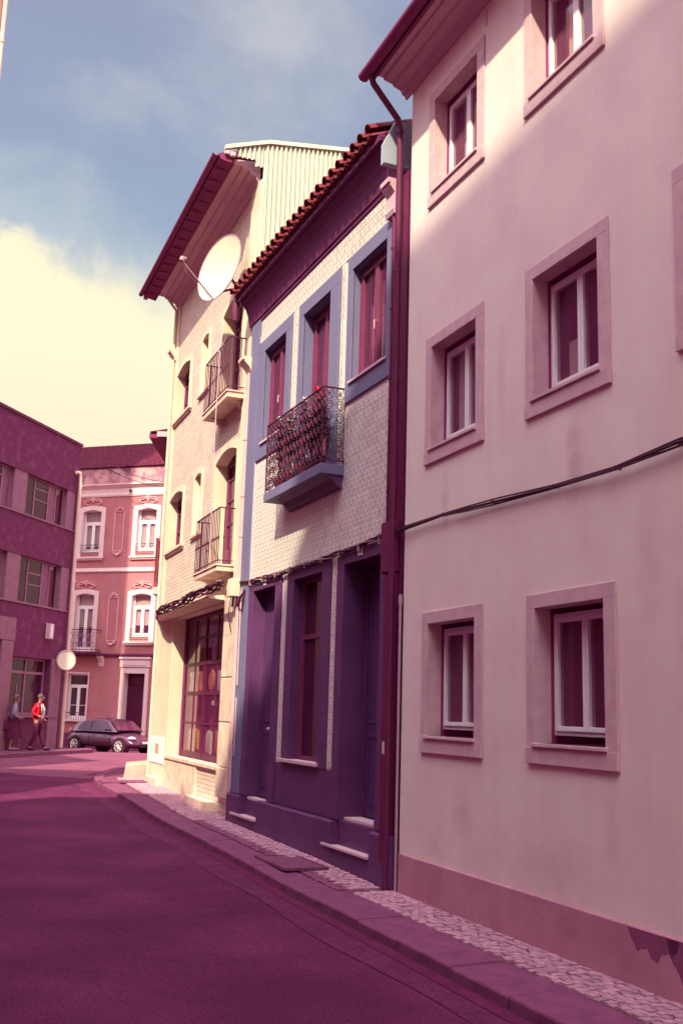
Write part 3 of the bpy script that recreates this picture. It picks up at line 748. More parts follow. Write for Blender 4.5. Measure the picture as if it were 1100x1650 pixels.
# doors
for (a, b, c, d, dp) in ((15.03, 16.10, -1.322, 1.89, .17), (11.26, 12.37, -1.262, 1.89, .3)):
    mid = (a + b) / 2; root = None
    mb = FMB(Bb); ring_box(mb, a + .003, b - .003, c, d - .003, .05, -dp - .07, -dp - .002, wb=0)
    dr = part('door', mb, m_bluedoor, rB, bevel=.003)
    for (x0, x1) in ((a + .055, mid - .003), (mid + .003, b - .055)):
        k = FMB(Bb); k.box(x0, x1, -dp - .055, -dp - .02, c + .01, d - .055)
        ring_box(k, x0 + .08, x1 - .08, c + .15, c + 1.0, .03, -dp - .02, -dp - .008); ring_box(k, x0 + .08, x1 - .08, c + 1.15, d - .2, .03, -dp - .02, -dp - .008)
        part('door_leaf', k, m_bluedoor, dr, bevel=.003)
    k = FMB(Bb); k.ball((mid + .05, -dp + .01, c + 1.05), .03, .03, .03); part('door_knob', k, m_sill, dr, smooth=True)
# ground window with old lace panels
a, b, c, d = 13.13, 14.22, -.65, 1.885
mb = FMB(Bb); ring_box(mb, a + .004, b - .004, c, d - .004, .05, -.19, -.125); mb.box(a + .05, b - .05, -.185, -.128, 1.02, 1.09)
win = part('window', mb, m_maroon, rB, bevel=.003)
m_lace = mat('old_lace', (.42, .13, .22), (.24, .05, .13), 6, .9, .9, stretch=(1, 1, .35))
for (z0, z1) in ((c + .05, 1.02), (1.09, d - .05)):
    p = FMB(Bb); p.box(a + .05, b - .05, -.162, -.156, z0, z1); part('pane', p, m_glass_d, win)
k = FMB(Bb); n = 16
for (z0, z1, e) in ((c + .05, -.2, 0), (-.2, .35, .02), (.35, .85, .04), (1.1, 1.45, 0), (1.45, 1.82, .02)):
    for i in range(n):
        xa, xb = a + .12 + (b - a - .24) * i / n, a + .12 + (b - a - .24) * (i + 1) / n
        ya, yb = -.21 - e - .02 * (i % 2), -.21 - e - .02 * ((i + 1) % 2); k.quad((xa, ya, z0), (xb, yb, z0), (xb, yb, z1), (xa, ya, z1))
part('lace_curtain', k, m_lace, win)
s = FMB(Bb); s.box(a - .06, b + .26, -.12, .075, -.70, -.655); part('sill', s, m_sill, win, bevel=.004)
# number plaques
for (u, z) in ((15.52, 1.985), (11.84, 1.995)):
    mb = FMB(Bb); mb.box(u - .065, u + .065, .031, .042, z - .055, z + .07); pl = part('number_plaque', mb, m_plaque, rB, bevel=.002)
    mb = FMB(Bb); 
    mb.box(u - .035, u - .022, .0425, .044, z - .03, z + .045); mb.box(u + .012, u + .04, .0425, .044, z + .03, z + .045); mb.box(u + .028, u + .04, .0425, .044, z + .0, z + .03); mb.box(u + .012, u + .04, .0425, .044, z - .012, z + .0); mb.box(u + .012, u + .025, .0425, .044, z - .03, z - .012)
    part('numeral', mb, m_cable, pl)
mb = FMB(Bb); mb.box(10.83, 10.93, .105, .112, -.44, -.30)
no = part('notice_sticker', mb, m_plaque, rB)
mb = FMB(Bb); mb.box(10.74, 11.05, .04, .13, 1.62, 2.22); part('meter_box', mb, m_pipe, rB, bevel=.01)
mb = FMB(Bb); mb.box(10.76, 10.98, .036, .104, -1.6, 1.6); part('cable_trunking', mb, m_pipe, rB, bevel=.006)
# hopper and pipe at the right
mb = FMB(Bb); mb.ext([(.02, 6.14), (.10, 6.14), (.12, 6.20), (.10, 6.24), (.10, 6.42), (.16, 6.50), (.16, 6.54), (.19, 6.54), (.19, 6.60), (.02, 6.60)], 10.93, 11.17); part('rain_hopper', mb, m_soff, rB)
mb = FMB(Bb); mb.tube([(11.0, .06, 6.2), (11.0, .06, -1.85)], .032, 10)
for z in (5.7, 4.9, 4.0, 2.6, .8, -.8): mb.tube([(11.0, .06, z - .012), (11.0, .06, z + .012)], .04, 10)
part('downpipe', mb, m_pipe, rB, smooth=True)
mb = FMB(Bb); mb.tube([(16.60, .07, 2.0), (16.60, .07, .4)], .012, 6); mb.tube([(16.60, .07, .2), (16.60, .07, -.72)], .012, 6); mb.tube([(16.72, .07, 1.9), (16.72, .07, -1.25)], .014, 6); part('thin_conduit', mb, m_sill, rB)
# cornice, parapet flashing
mb = FMB(Bb)
prof = [(0, 6.60), (.035, 6.60), (.04, 6.65), (.06, 6.66), (.075, 6.74), (.10, 6.86), (.145, 6.97), (.20, 7.04), (.235, 7.06), (.24, 7.10), (.29, 7.12), (.295, 7.19), (0, 7.30)]
mb.ext(prof, 10.98, 16.90); part('cornice', mb, m_corn, rB)
mb = FMB(Bb); mb.box(10.88, 10.975, -3, .28, 6.75, 7.02); mb.ext([(.28, 7.02), (.12, 7.36), (.0, 7.36), (-.1, 7.42), (-3, 8.5), (-3, 7.02)], 10.88, 10.975); part('fire_wall', mb, m_flash, rB)
# clay tiles: cover and channel tile meshes
def barrel(r0, r1, L_, th, up):
    n = 8; vs = []; fs = []
    for j, (yy, r) in enumerate(((0, r0), (L_, r1))):
        for k in range(n + 1):
            a = pi * k / n
            for rr in (r, r - th):
                vs.append((rr * cos(a), -yy, (rr * sin(a)) * (1 if up else -1)))
    w = 2 * (n + 1)
    for k in range(n):
        a, b = 2 * k, 2 * k + 2
        fs += [(a, b, w + b, w + a), (a + 1, w + a + 1, w + b + 1, b + 1), (a, a + 1, b + 1, b), (w + a, w + b, w + b + 1, w + a + 1)]
    m = MB(); m.add(vs, fs); return m.mesh('roof_tile', m_rtile, True)
cov = barrel(.088, .075, .46, .014, True); chn = barrel(.075, .088, .46, .014, False)
tilt = radians(-22); nt2 = 24; st = .243
for i in range(nt2 + 1):
    uu = 11.12 + i * st
    if uu > 17.0: break
    for (me_, du, dz, nm) in ((cov, 0, .03, 'roof_tile'), (chn, st / 2, -.005, 'roof_tile')):
        if du and uu + du > 16.95: continue
        link(nm, me_, rB, loc=(uu + du - Bb[0] + random.uniform(-.006, .006), .40 + random.uniform(-.012, .012), 7.235 + dz - Bb[2]), rot=(tilt + random.uniform(-.02, .02), random.uniform(-.03, .03), random.uniform(-.02, .02)))
# rest of the roof: same tiles joined
mb = FMB(Bb); covv = [tuple(v.co) for v in cov.vertices]; covf = [tuple(p.vertices) for p in cov.polygons]; chv = [tuple(v.co) for v in chn.vertices]; chf = [tuple(p.vertices) for p in chn.polygons]
ct, st_ = cos(tilt), sin(tilt)
for r in range(1, 10):
    for i in range(nt2 + 1):
        uu = 11.12 + i * st
        if uu > 17.0: break
        for (vv, ff, du, dz) in ((covv, covf, 0, .03), (chv, chf, st / 2, -.005)):
            oy = .40 - r * .38 * cos(tilt); oz = 7.235 + dz - r * .38 * sin(tilt) + .008 * r * 0
            mb.add([(x + uu + du, y * ct - z * st_ + oy, y * st_ + z * ct + oz) for x, y, z in vv], ff)
o = part('roof_tiles', mb, m_rtile2, rB); o['kind'] = 'stuff'
mb = FMB(Bb); mb.ext([(.30, 7.10), (.30, 7.135), (-4, 8.88), (-4, 8.8)], 10.98, 17.0); part('roof_boards', mb, m_corn, rB)
# balcony of the blue house
SU0, SU1, SO, SZ0, SZ1 = 12.52, 14.84, .345, 3.105, 3.245
mb = FMB(Bb); mb.box(SU0, SU1, .0, SO, SZ0, SZ1)
bal = part('balcony', mb, m_blueL, rB, bevel=.006)
mb = FMB(Bb); mb.ext([(0, 2.93), (.05, 2.94), (.10, 2.98), (.16, 3.05), (.25, 3.104), (0, 3.104)], 12.55, 14.50); part('corbel', mb, m_blue, bal)
mb = FMB(Bb); zr = 4.305
for (p, q) in (((SU0 + .02, .0), (SU0 + .02, SO - .02)), ((SU0 + .02, SO - .02), (SU1 - .02, SO - .02)), ((SU1 - .02, SO - .02), (SU1 - .02, 0))):
    for z in (zr, 3.30): mb.tube([(p[0], p[1], z), (q[0], q[1], z)], .013 if z > 4 else .009, 6)
for (x, y) in ((SU0 + .02, SO - .02), (SU1 - .02, SO - .02), (13.3, SO - .02), (14.06, SO - .02), (SU0 + .02, .01), (SU1 - .02, .01)): mb.tube([(x, y, 3.24), (x, y, zr + .02)], .011, 6)
part('railing_frame', mb, m_iron, bal)
def scroll_mesh(w, h):
    m = MB(); pts = []
    for k in range(22):
        a = k / 21 * 3.4 * pi; r = .46 * w * (1 - .72 * k / 21); pts.append((r * cos(a) * .98, 0, r * sin(a) * (h / w)))
    m.tube(pts, .0068, 4); m.tube([(-w * .48, 0, -h * .5), (-w * .1, 0, -h * .38), (w * .48, 0, -h * .5)], .0045, 4)
    return m.mesh('scroll', m_iron)
def rosette_mesh(w, h):
    m = MB(); m.tube([(w * .46 * cos(a * pi / 8), 0, h * .46 * sin(a * pi / 8)) for a in range(17)], .005, 4)
    for q in range(4):
        a0 = q * pi / 2 + pi / 4
        m.tube([(0, 0, 0), (w * .22 * cos(a0 - .45), 0, h * .22 * sin(a0 - .45)), (w * .44 * cos(a0), 0, h * .44 * sin(a0)), (w * .22 * cos(a0 + .45), 0, h * .22 * sin(a0 + .45)), (0, 0, 0)], .0045, 4)
    return m.mesh('rosette', m_iron)
nr = 6; ch = (zr - 3.30) / nr
scm = scroll_mesh(.150, ch); rom = rosette_mesh(.150, ch)
ncol = 17; cw = (SU1 - SU0 - .04) / ncol
for i in range(ncol):
    for j in range(nr):
        x = SU0 + .02 + cw * (i + .5); z = 3.30 + ch * (j + .5)
        o = link('scroll' if j < nr - 1 else 'rosette', scm if j < nr - 1 else rom, bal, loc=(x - Bb[0], SO - .02, z - Bb[2]))
        if i % 2: o.scale = (-1, 1, 1)
for xx in (SU0 + .02, SU1 - .02):
    for i in range(2):
        for j in range(nr):
            z = 3.30 + ch * (j + .5); o = link('scroll' if j < nr - 1 else 'rosette', scm if j < nr - 1 else rom, bal, loc=(xx - Bb[0], .085 + .16 * i, z - Bb[2]), rot=(0, 0, pi / 2))
            if i % 2: o.scale = (-1, 1, 1)
# flower pots on the balcony
m_leaf = mat('dark_leaf', (.12, .045, .06), (.06, .02, .035), 20, .8, .7)
m_pot = mat('clay_pot', (.16, .02, .05), None, 10, .5, .8)
m_red = mat('red_petal', (.75, .03, .08), None, 20, .4, .6); m_wht = mat('white_petal', (.85, .72, .72), None, 20, .2, .6); m_pnk = mat('pink_petal', (.60, .12, .28), None, 20, .3, .6)
def plant(u, lab, mp_, tall, nb, seed):
    random.seed(seed); p = FB.w(u, .2, 3.245); r = empty('potted_plant', p, FB.rz); tag(r, lab, 'potted plant', 'geranium pots on the blue balcony')
    m = MB(); m.tube([(0, 0, 0), (0, 0, .02), (0, 0, .17), (0, 0, .19)], [.06, .062, .085, .09], 12); part('pot', m, m_pot, r, smooth=True)
    lf = MB(); stm = MB(); tips = []
    for k in range(26):
        a = random.uniform(0, 2 * pi); s = random.uniform(.3, 1); t = Vector((cos(a) * .16 * s, sin(a) * .09 * s, .2 + (tall - .2) * random.uniform(.45, 1)))
        mid = Vector((t.x * .4, t.y * .4, (t.z + .2) * .5)); stm.tube([(0, 0, .17), mid, t], .004, 4); tips.append(t)
        for q in range(16):
            c = mid.lerp(t, random.uniform(0, 1)) + Vector([random.uniform(-.05, .05) for _ in range(3)]); a1 = random.uniform(0, 6.3); sz = random.uniform(.02, .038)
            e = Vector((cos(a1), sin(a1), random.uniform(-.5, .5))) * sz; g_ = Vector((-sin(a1), cos(a1), random.uniform(-.4, .8))) * sz * .8
            lf.quad(c - e, c - g_ * .9, c + e, c + g_)
    part('stem', stm, m_leaf, r); o = part('leaves', lf, m_leaf, r); o['kind'] = 'stuff'
    tips.sort(key=lambda t: -t.z)
    for t in tips[:nb]:
        b = MB()
        for q in range(14):
            dd = Vector((random.gauss(0, 1), random.gauss(0, 1), random.gauss(0, 1))).normalized() * .032; e = dd.cross(Vector((.3, .5, .8))).normalized() * .02; g_ = dd.cross(e).normalized() * .02
            c = t + dd; b.quad(c - e, c - g_, c + e, c + g_)
            b.add([t, c - e, c + g_], [(0, 1, 2)])
        part('flower_head', b, mp_, r)
plant(12.95, 'potted geranium with red blooms at the near end of the balcony', m_red, 1.18, 4, 1)
plant(13.55, 'potted plant with small white blooms in the middle of the balcony', m_wht, 1.2, 3, 2)
plant(14.12, 'potted plant with pink blooms left of the balcony middle', m_pnk, 1.15, 2, 3)
plant(14.55, 'potted geranium with white and pale blooms at the far balcony end', m_wht, 1.2, 4, 4)
plant(13.25, 'bushy potted plant without blooms between the red and white geraniums', m_leaf, .95, 1, 5)
# cable bundle under the tiles of the blue house
cb = (11, .02, 2.06); cr = empty('wall_cable', FB.w(*cb), FB.rz); tag(cr, 'dark twisted cables running along the foot of the blue house tiles', 'cable')
for k in range(4):
    mb = FMB(cb); pts = [(16.85 - i * .2, .065 + .018 * sin(i * .9 + k * 1.6), 2.10 - .035 * sin(pi * i / 29) * 2 + .022 * cos(i * .9 + k * 1.6) + .01 * sin(i * .4 + k)) for i in range(30)]
    mb.tube(pts, .013 - .002 * k, 6); part('cable_strand', mb, m_cable if k != 2 else m_cabl2, cr, smooth=True)
for i in range(9):
    mb = FMB(cb); x = 11.2 + i * .62; mb.box(x - .012, x + .012, .01, .09, 1.99, 2.08); part('cable_clip', mb, m_cabl2, cr)

# ================================================================== TALL TILED HOUSE (left of the blue one)
Tb = (20.0, 0, -1.7); rT = FT.root('tall_shop_house', Tb[0], Tb[2])
tag(rT, 'tall sunlit house with glazed brick walls, iron balconies and a ground floor shop', 'house')
TL, TR = 23.95, 17.06
Th = []
for zs_, zc in ((3.48, 4.76), (6.55, 7.78)): Th.append((22.17, 23.50, zs_, zc, .17))
for zs_, zc in ((3.50, 4.78), (6.53, 7.80)): Th.append((20.50, 21.06, zs_, zc, .12))
Th.append((17.82, 19.33, 2.50, 4.78, .22)); Th.append((17.90, 19.33, 5.62, 7.80, .22))
Th.append((18.06, 22.22, -.97, 1.88, .22))
mb = FMB(Tb); wall_holes(mb, TR, TL, G0, 9.56, Th, back=1.0, mi_wall=0, mi_rev=1, mi_dark=2); shell(mb, TR, TL, G0, 9.56, 9, 1)
part('wall', mb, [m_brick, m_cream, m_dark], rT)
for (x0, x1) in ((23.62, TL), (TR, 17.62)):
    mb = FMB(Tb); mb.box(x0, x1, .0, .03, 1.95, 9.53); part('pilaster', mb, m_cream, rT, bevel=.003)
def arch_fill(mb, a, b, z, rise, y0, y1, mi=0, n=8):
    """segmental head: material between the arc and the flat line above it"""
    pts = [(a + (b - a) * k / n, z - rise + rise * (1 - (2 * k / n - 1) ** 2)) for k in range(n + 1)]
    mb.prism([(a, z + .001)] + pts + [(b, z + .001)], y0, y1, mi)
def surround_arch(mb, a, b, c, z, w, y1, rise=.12, n=8, foot=0):
    mb.box(a - w, a, 0, y1, c, z - rise); mb.box(b, b + w, 0, y1, c, z - rise)
    inn = [(a + (b - a) * k / n, z - rise + rise * (1 - (2 * k / n - 1) ** 2)) for k in range(n + 1)]
    out = [(a - w + (b - a + 2 * w) * k / n, z - rise + w * .9 + (rise) * (1 - (2 * k / n - 1) ** 2)) for k in range(n + 1)]
    for k in range(n):
        mb.prism([inn[k], inn[k + 1], out[k + 1], out[k]], 0, y1)
    mb.prism([(a - w, z - rise), inn[0], out[0]], 0, y1); mb.prism([(b + w, z - rise), out[-1], inn[-1]], 0, y1)
def t_window(a, b, c, d):
    m = FMB(Tb); ring_box(m, a + .004, b - .004, c + .01, d - .004, .06, -.24, -.175, wt=.13); mid = (a + b) / 2
    win = part('window', m, m_maroon, rT, bevel=.004)
    for (x0, x1) in ((a + .066, mid - .003), (mid + .003, b - .066)):
        k = FMB(Tb); ring_box(k, x0, x1, c + .075, d - .14, .05, -.235, -.165)
        for q in (.35, .68): k.box(x0 + .05, x1 - .05, -.225, -.175, c + (d - c) * q - .012, c + (d - c) * q + .012)
        part('casement', k, m_maroon, win); p = FMB(Tb); p.box(x0 + .05, x1 - .05, -.206, -.2, c + .125, d - .19); part('pane', p, m_glass, win)
        cu = FMB(Tb); cu.box(x0 + .05, x1 - .05, -.30, -.29, c + .1, c + (d - c) * .55); part('curtain', cu, m_cur, win)
    h = FMB(Tb); arch_fill(h, a, b, d, .11, -.16, .0); part('arched_head', h, m_cream, win)
    s = FMB(Tb); surround_arch(s, a, b, c, d, .13, .028, .11); part('window_surround', s, m_cream, win)
    s = FMB(Tb); s.box(a - .30, b + .15, -.16, .07, c - .06, c); s.box(a - .27, b + .12, 0, .045, c - .10, c - .06); part('sill', s, m_marble, win, bevel=.004)
t_window(22.17, 23.50, 3.48, 4.76); t_window(22.17, 23.50, 6.55, 7.78)
def t_slot(a, b, c, d):
    m = FMB(Tb); m.box(a, b, -.135, -.118, c, d); w_ = part('window', m, m_cream, rT)
    k = FMB(Tb); k.box((a + b) / 2 - .012, (a + b) / 2 + .012, -.118, -.108, c + .1, d - .1); part('shutter_bar', k, m_cabl2, w_)
    s = FMB(Tb); surround_arch(s, a, b, c, d, .12, .026, .06); part('window_surround', s, m_cream, w_)
    s = FMB(Tb); s.box(a - .16, b + .14, -.1, .06, c - .055, c); part('sill', s, m_marble, w_, bevel=.004)
t_slot(20.50, 21.06, 3.50, 4.78); t_slot(20.50, 21.06, 6.53, 7.80)
def t_door(a, b, c, d):
    m = FMB(Tb); ring_box(m, a + .004, b - .004, c, d - .004, .07, -.29, -.225, wt=.14, wb=0); mid = (a + b) / 2
    dr = part('balcony_door', m, m_maroon, rT, bevel=.004)
    for (x0, x1) in ((a + .076, mid - .003), (mid + .003, b - .076)):
        k = FMB(Tb); ring_box(k, x0, x1, c + .02, d - .15, .06, -.285, -.215, wb=.45)
        for q in (.42, .62, .8): k.box(x0 + .06, x1 - .06, -.27, -.225, c + (d - c) * q - .013, c + (d - c) * q + .013)
        part('door_leaf', k, m_maroon, dr); p = FMB(Tb); p.box(x0 + .06, x1 - .06, -.256, -.25, c + .47, d - .21); part('pane', p, m_glass, dr)
    cu = FMB(Tb); n = 16
    for i in range(n):
        xa, xb = a + .1 + (b - a - .2) * i / n, a + .1 + (b - a - .2) * (i + 1) / n
        cu.quad((xa, -.36 - .03 * (i % 2), c + .1), (xb, -.36 - .03 * ((i + 1) % 2), c + .1), (xb, -.36 - .03 * ((i + 1) % 2), d - .25), (xa, -.36 - .03 * (i % 2), d - .25))
    part('curtain', cu, m_cur, dr)
    h = FMB(Tb); arch_fill(h, a, b, d, .14, -.21, 0.); part('arched_head', h, m_cream, dr)
    s = FMB(Tb); surround_arch(s, a, b, c, d, .14, .028, .14); part('door_surround', s, m_cream, dr)
t_door(17.82, 19.33, 2.50, 4.78); t_door(17.90, 19.33, 5.62, 7.80)
def t_balcony(u0, u1, off, z0, z1, zr):
    m = FMB(Tb); m.box(u0, u1, 0, off, z0, z1); m.box(u0 - .02, u1 + .02, 0, off + .02, z1, z1 + .03)
    b_ = part('balcony', m, m_marble, rT, bevel=.005)
    m = FMB(Tb); o_ = off - .015; zf = z1 + .03
    for z, r, nm in ((zr, .014, 'handrail'), (zf + .07, .01, 'bottom_rail')):
        m = FMB(Tb); m.tube([(u0 + .015, 0, z), (u0 + .015, o_, z), (u1 - .015, o_, z), (u1 - .015, 0, z)], r, 6); part(nm, m, m_iron, b_)
    bm = MB(); bm.tube([(0, 0, 0), (0, 0, zr - zf - .01)], .0085, 6); bm.tube([(0, 0, .45), (0, 0, .50)], .014, 6); me_ = bm.mesh('baluster', m_iron)
    n = int((u1 - u0) / .115)
    for i in range(n + 1): link('baluster', me_, b_, loc=(u0 + .015 + (u1 - u0 - .03) * i / n - Tb[0], o_, zf - Tb[2]))
    for xx in (u0 + .015, u1 - .015):
        for q in (.1, .2): link('baluster', me_, b_, loc=(xx - Tb[0], q * off / .3, zf - Tb[2]))
    for xx in (u0 + .15, u1 - .3):
        m = FMB(Tb); m.ext([(0, z0 - .16), (.05, z0 - .13), (.12, z0 - .05), (off * .8, z0 - .001), (0, z0 - .001)], xx, xx + .14); part('corbel', m, m_marble, b_)
t_balcony(17.68, 19.42, .32, 2.38, 2.47, 3.51); t_balcony(17.50, 19.32, .34, 5.49, 5.59, 6.62)
# clothes airer on the upper balcony
cr = empty('clothes_airer', FT.w(18.0, .36, 6.45), FT.rz); tag(cr, 'thin white washing line arms fixed to the upper balcony rail', 'clothes airer')
m = MB(); m.tube([(-.35, 0, .25), (0, .02, 0), (.4, .0, .22)], .008, 5); m.tube([(-.2, 0, .1), (.25, 0, .3)], .006, 5); part('arm', m, m_sill, cr)
m = MB(); m.tube([(0, .03, 0), (.01, .04, -1.4), (-.02, .02, -3.9)], .009, 5); part('cord', m, m_sill, cr)
# eaves
mb = FMB(Tb)
mb.ext([(0, 9.50), (.03, 9.50), (.035, 9.56), (.07, 9.60), (.09, 9.66), (.20, 9.70), (.215, 9.745), (.34, 9.76), (.36, 9.80), (.50, 9.81), (.50, 9.90), (0, 9.95)], 17.2, 24.0); part('cornice', mb, m_soff, rT)
mb = FMB(Tb); mb.ext([(.505, 9.80), (.80, 9.86), (.80, 9.96), (.505, 9.93)], 17.2, 24.35); 
for k in range(15): mb.box(17.5 + k * .46, 17.515 + k * .46, .51, .79, 9.80, 9.83)
part('eave_boards', mb, m_fas, rT)
mb = FMB(Tb); n = 6; prof = [(.86 + .06 * cos(pi + pi * k / n), 9.93 + .06 * sin(pi + pi * k / n)) for k in range(n + 1)]; prof += [(.86 + (p[0] - .86) * .86, 9.932 + (p[1] - 9.93) * .86) for p in prof[::-1]]
mb.ext(prof, 17.15, 24.4); part('gutter', mb, m_fas, rT)
mb = FMB(Tb); mb.ext([(.80, 9.965), (.0, 10.24), (-9, 10.6), (-9, 10.5), (0, 10.1), (.5, 9.94)], 17.22, 24.35); part('roof', mb, m_rtile2, rT)
mb = FMB(Tb); mb.box(17.14, 17.2, .50, .60, 9.92, 10.01); mb.box(17.14, 17.2, .62, .70, 9.95, 10.02); mb.box(24.35, 24.38, .70, .80, 9.80, 9.9); part('eave_patch', mb, m_sill, rT)
# corrugated gable, in sheets
def top_at(y): return (10.0 + (.72 - y) / .80 * .28) if y > -.08 else 10.28 + (-.08 - y) * .134
def bot_at(y):
    if y > .50: return 9.985
    if y > .17: return 9.86
    if y > .0: return 9.75
    return 6.5
y = .60; sheets = 0
while y > -6.0:
    y2 = y - (.60 if sheets == 0 else .88)
    m = FMB(Tb); pts = []; yy = y; q = 0
    while yy > y2 + 1e-6:
        for dy, dx in ((0, 0), (.030, 0), (.045, -.028), (.073, -.028)):
            if yy - dy > y2: pts.append((yy - dy, dx * 1.5))
        yy -= .088
    pts.append((y2, 0))
    for (ya, xa), (yb, xb) in zip(pts, pts[1:]):
        m.quad((17.03 + xa, ya, bot_at(ya)), (17.03 + xb, yb, bot_at(max(yb, ya - .001) if ya > 0 else yb)), (17.03 + xb, yb, top_at(yb)), (17.03 + xa, ya, top_at(ya)))
    part('cladding_sheet', m, m_metal, rT); y = y2; sheets += 1
mb = FMB(Tb)
for (ya, yb) in ((.74, -.08), (-.08, -6.2)):
    za, zb = top_at(ya), top_at(yb)
    mb.add([(16.96, ya, za - .055), (17.05, ya, za - .055), (17.05, ya, za + .02), (16.96, ya, za + .02), (16.96, yb, zb - .055), (17.05, yb, zb - .055), (17.05, yb, zb + .02), (16.96, yb, zb + .02)], [(0, 1, 5, 4), (1, 2, 6, 5), (2, 3, 7, 6), (3, 0, 4, 7), (0, 3, 2, 1), (4, 5, 6, 7)])
part('ridge_flashing', mb, m_metal, rT)
mb = FMB(Tb); mb.box(16.99, 17.055, -.03, .03, 6.5, 9.5); part('corner_flashing', mb, m_metal, rT)
# pipes
mb = FMB(Tb); mb.tube([(23.86, .30, 9.72), (23.88, .07, 9.45), (23.88, .07, 8.45)], .035, 8); mb.tube([(23.88, .07, 8.2), (23.88, .07, -1.6)], .035, 8)
for z in (6.8, 5.0, 3.3, .3): mb.tube([(23.88, .07, z - .015), (23.88, .07, z + .015)], .045, 8)
part('downpipe', mb, m_cream, rT, smooth=True)
for (u, z, s) in ((23.88, 8.32, 1.), ):
    mb = FMB(Tb); mb.ext([(0, z - .16), (.06, z - .15), (.09, z - .06), (.16, z + .02), (.16, z + .05), (.20, z + .05), (.20, z + .1), (0, z + .1)], u - .12, u + .12); part('rain_hopper', mb, m_marble, rT)
mb = FMB(Tb); mb.ext([(0, 5.75), (.08, 5.77), (.13, 5.88), (.22, 5.97), (.22, 6.0), (.26, 6.0), (.26, 6.06), (0, 6.06)], 16.86, 17.14); part('rain_hopper', mb, m_marble, rT)
mb = FMB(Tb); mb.tube([(17.0, .08, 5.8), (17.0, .08, 2.4), (17.0, .09, -1.6)], .05, 10)
for z in (4.6, 3.6, 2.9, .9, -.2, -1.0): mb.tube([(17.0, .08, z - .015), (17.0, .08, z + .015)], .06, 10)
part('downpipe', mb, mat('peach_pipe', (.70, .36, .40), None, 4, .6, .7), rT, smooth=True)
mb = FMB(Tb)
for z in (-1.45, -.95, -.2, .55, 1.25): mb.box(17.10, 17.95, .031, .075, z, z + (.49 if z < -1 else .735 if z != 1.25 else .68)) if z > -1 else mb.box(17.10, 17.95, .031, .08, z, z + .49)
part('stone_pier', mb, m_marble, rT, bevel=.012)
# shop
mb = FMB(Tb); mb.box(22.26, 24.15, .0, .035, -1.75, 1.93); shp = part('corner_pier', mb, m_cream, rT, bevel=.004)
mb = FMB(Tb); mb.box(22.45, 24.05, .036, .05, -1.17, -.62); part('pale_panel', mb, m_white, rT, bevel=.003)
mb = FMB(Tb); mb.box(22.98, 23.28, .051, .058, -.96, -.76); part('orange_plate', mb, mat('orange_plate', (.75, .30, .20), None, 8, .3, .6), rT)
mb = FMB(Tb); mb.box(18.0, 22.40, -.2, .06, -1.03, -.965); part('shop_sill', mb, m_marble, rT, bevel=.005)
mb = FMB(Tb); mb.box(19.62, 22.32, .0, .035, -1.75, -1.032); part('shop_dado', mb, m_marble, rT, bevel=.004)
mb = FMB(Tb); mb.box(18.05, 19.62, .0, .22, -1.95, -1.56); part('doorstep', mb, m_marble, rT, bevel=.006)
mb = FMB(Tb); mb.box(22.35, 23.5, .0, .2, -1.95, -1.46); part('doorstep', mb, m_marble, rT, bevel=.006)
m = FMB(Tb); ylo, yhi = -.29, -.245
a, b, c, d = 18.09, 22.18, -.96, 1.85
for x in (a, 18.78, 20.42, b - .08): m.box(x, x + (.12 if x == 18.78 else .08), ylo, yhi, c, d)
for x in (19.55, 21.3): m.box(x, x + .022, ylo + .012, yhi - .008, c + .12, d - .06)
for z, w_ in ((c, .12), (-.30, .04), (.27, .07), (.86, .07), (1.38, .06), (d - .06, .06)): m.box(a + .08, b - .08, ylo + .01, yhi - .01, z, z + w_)
sw = part('shop_window', m, m_shop, rT)
p = FMB(Tb); p.box(a + .05, b - .05, -.272, -.268, c + .05, d - .03); part('pane', p, m_glass_s, sw)
mb = FMB(Tb); mb.ext([(-.05, 1.90), (.36, 1.93), (.36, 1.96), (-.05, 2.02)], 18.0, 22.3); mb.add([(22.3, 0, 1.90), (22.3, .36, 1.93), (24.0, .04, 1.93), (24.0, 0, 1.93), (22.3, 0, 2.02), (22.3, .36, 1.96), (24.0, .04, 1.96), (24.0, 0, 1.98)], [(0, 1, 2, 3), (4, 7, 6, 5), (1, 5, 6, 2), (0, 3, 7, 4), (0, 4, 5, 1), (2, 6, 7, 3)]); part('shop_canopy', mb, m_cream, rT)
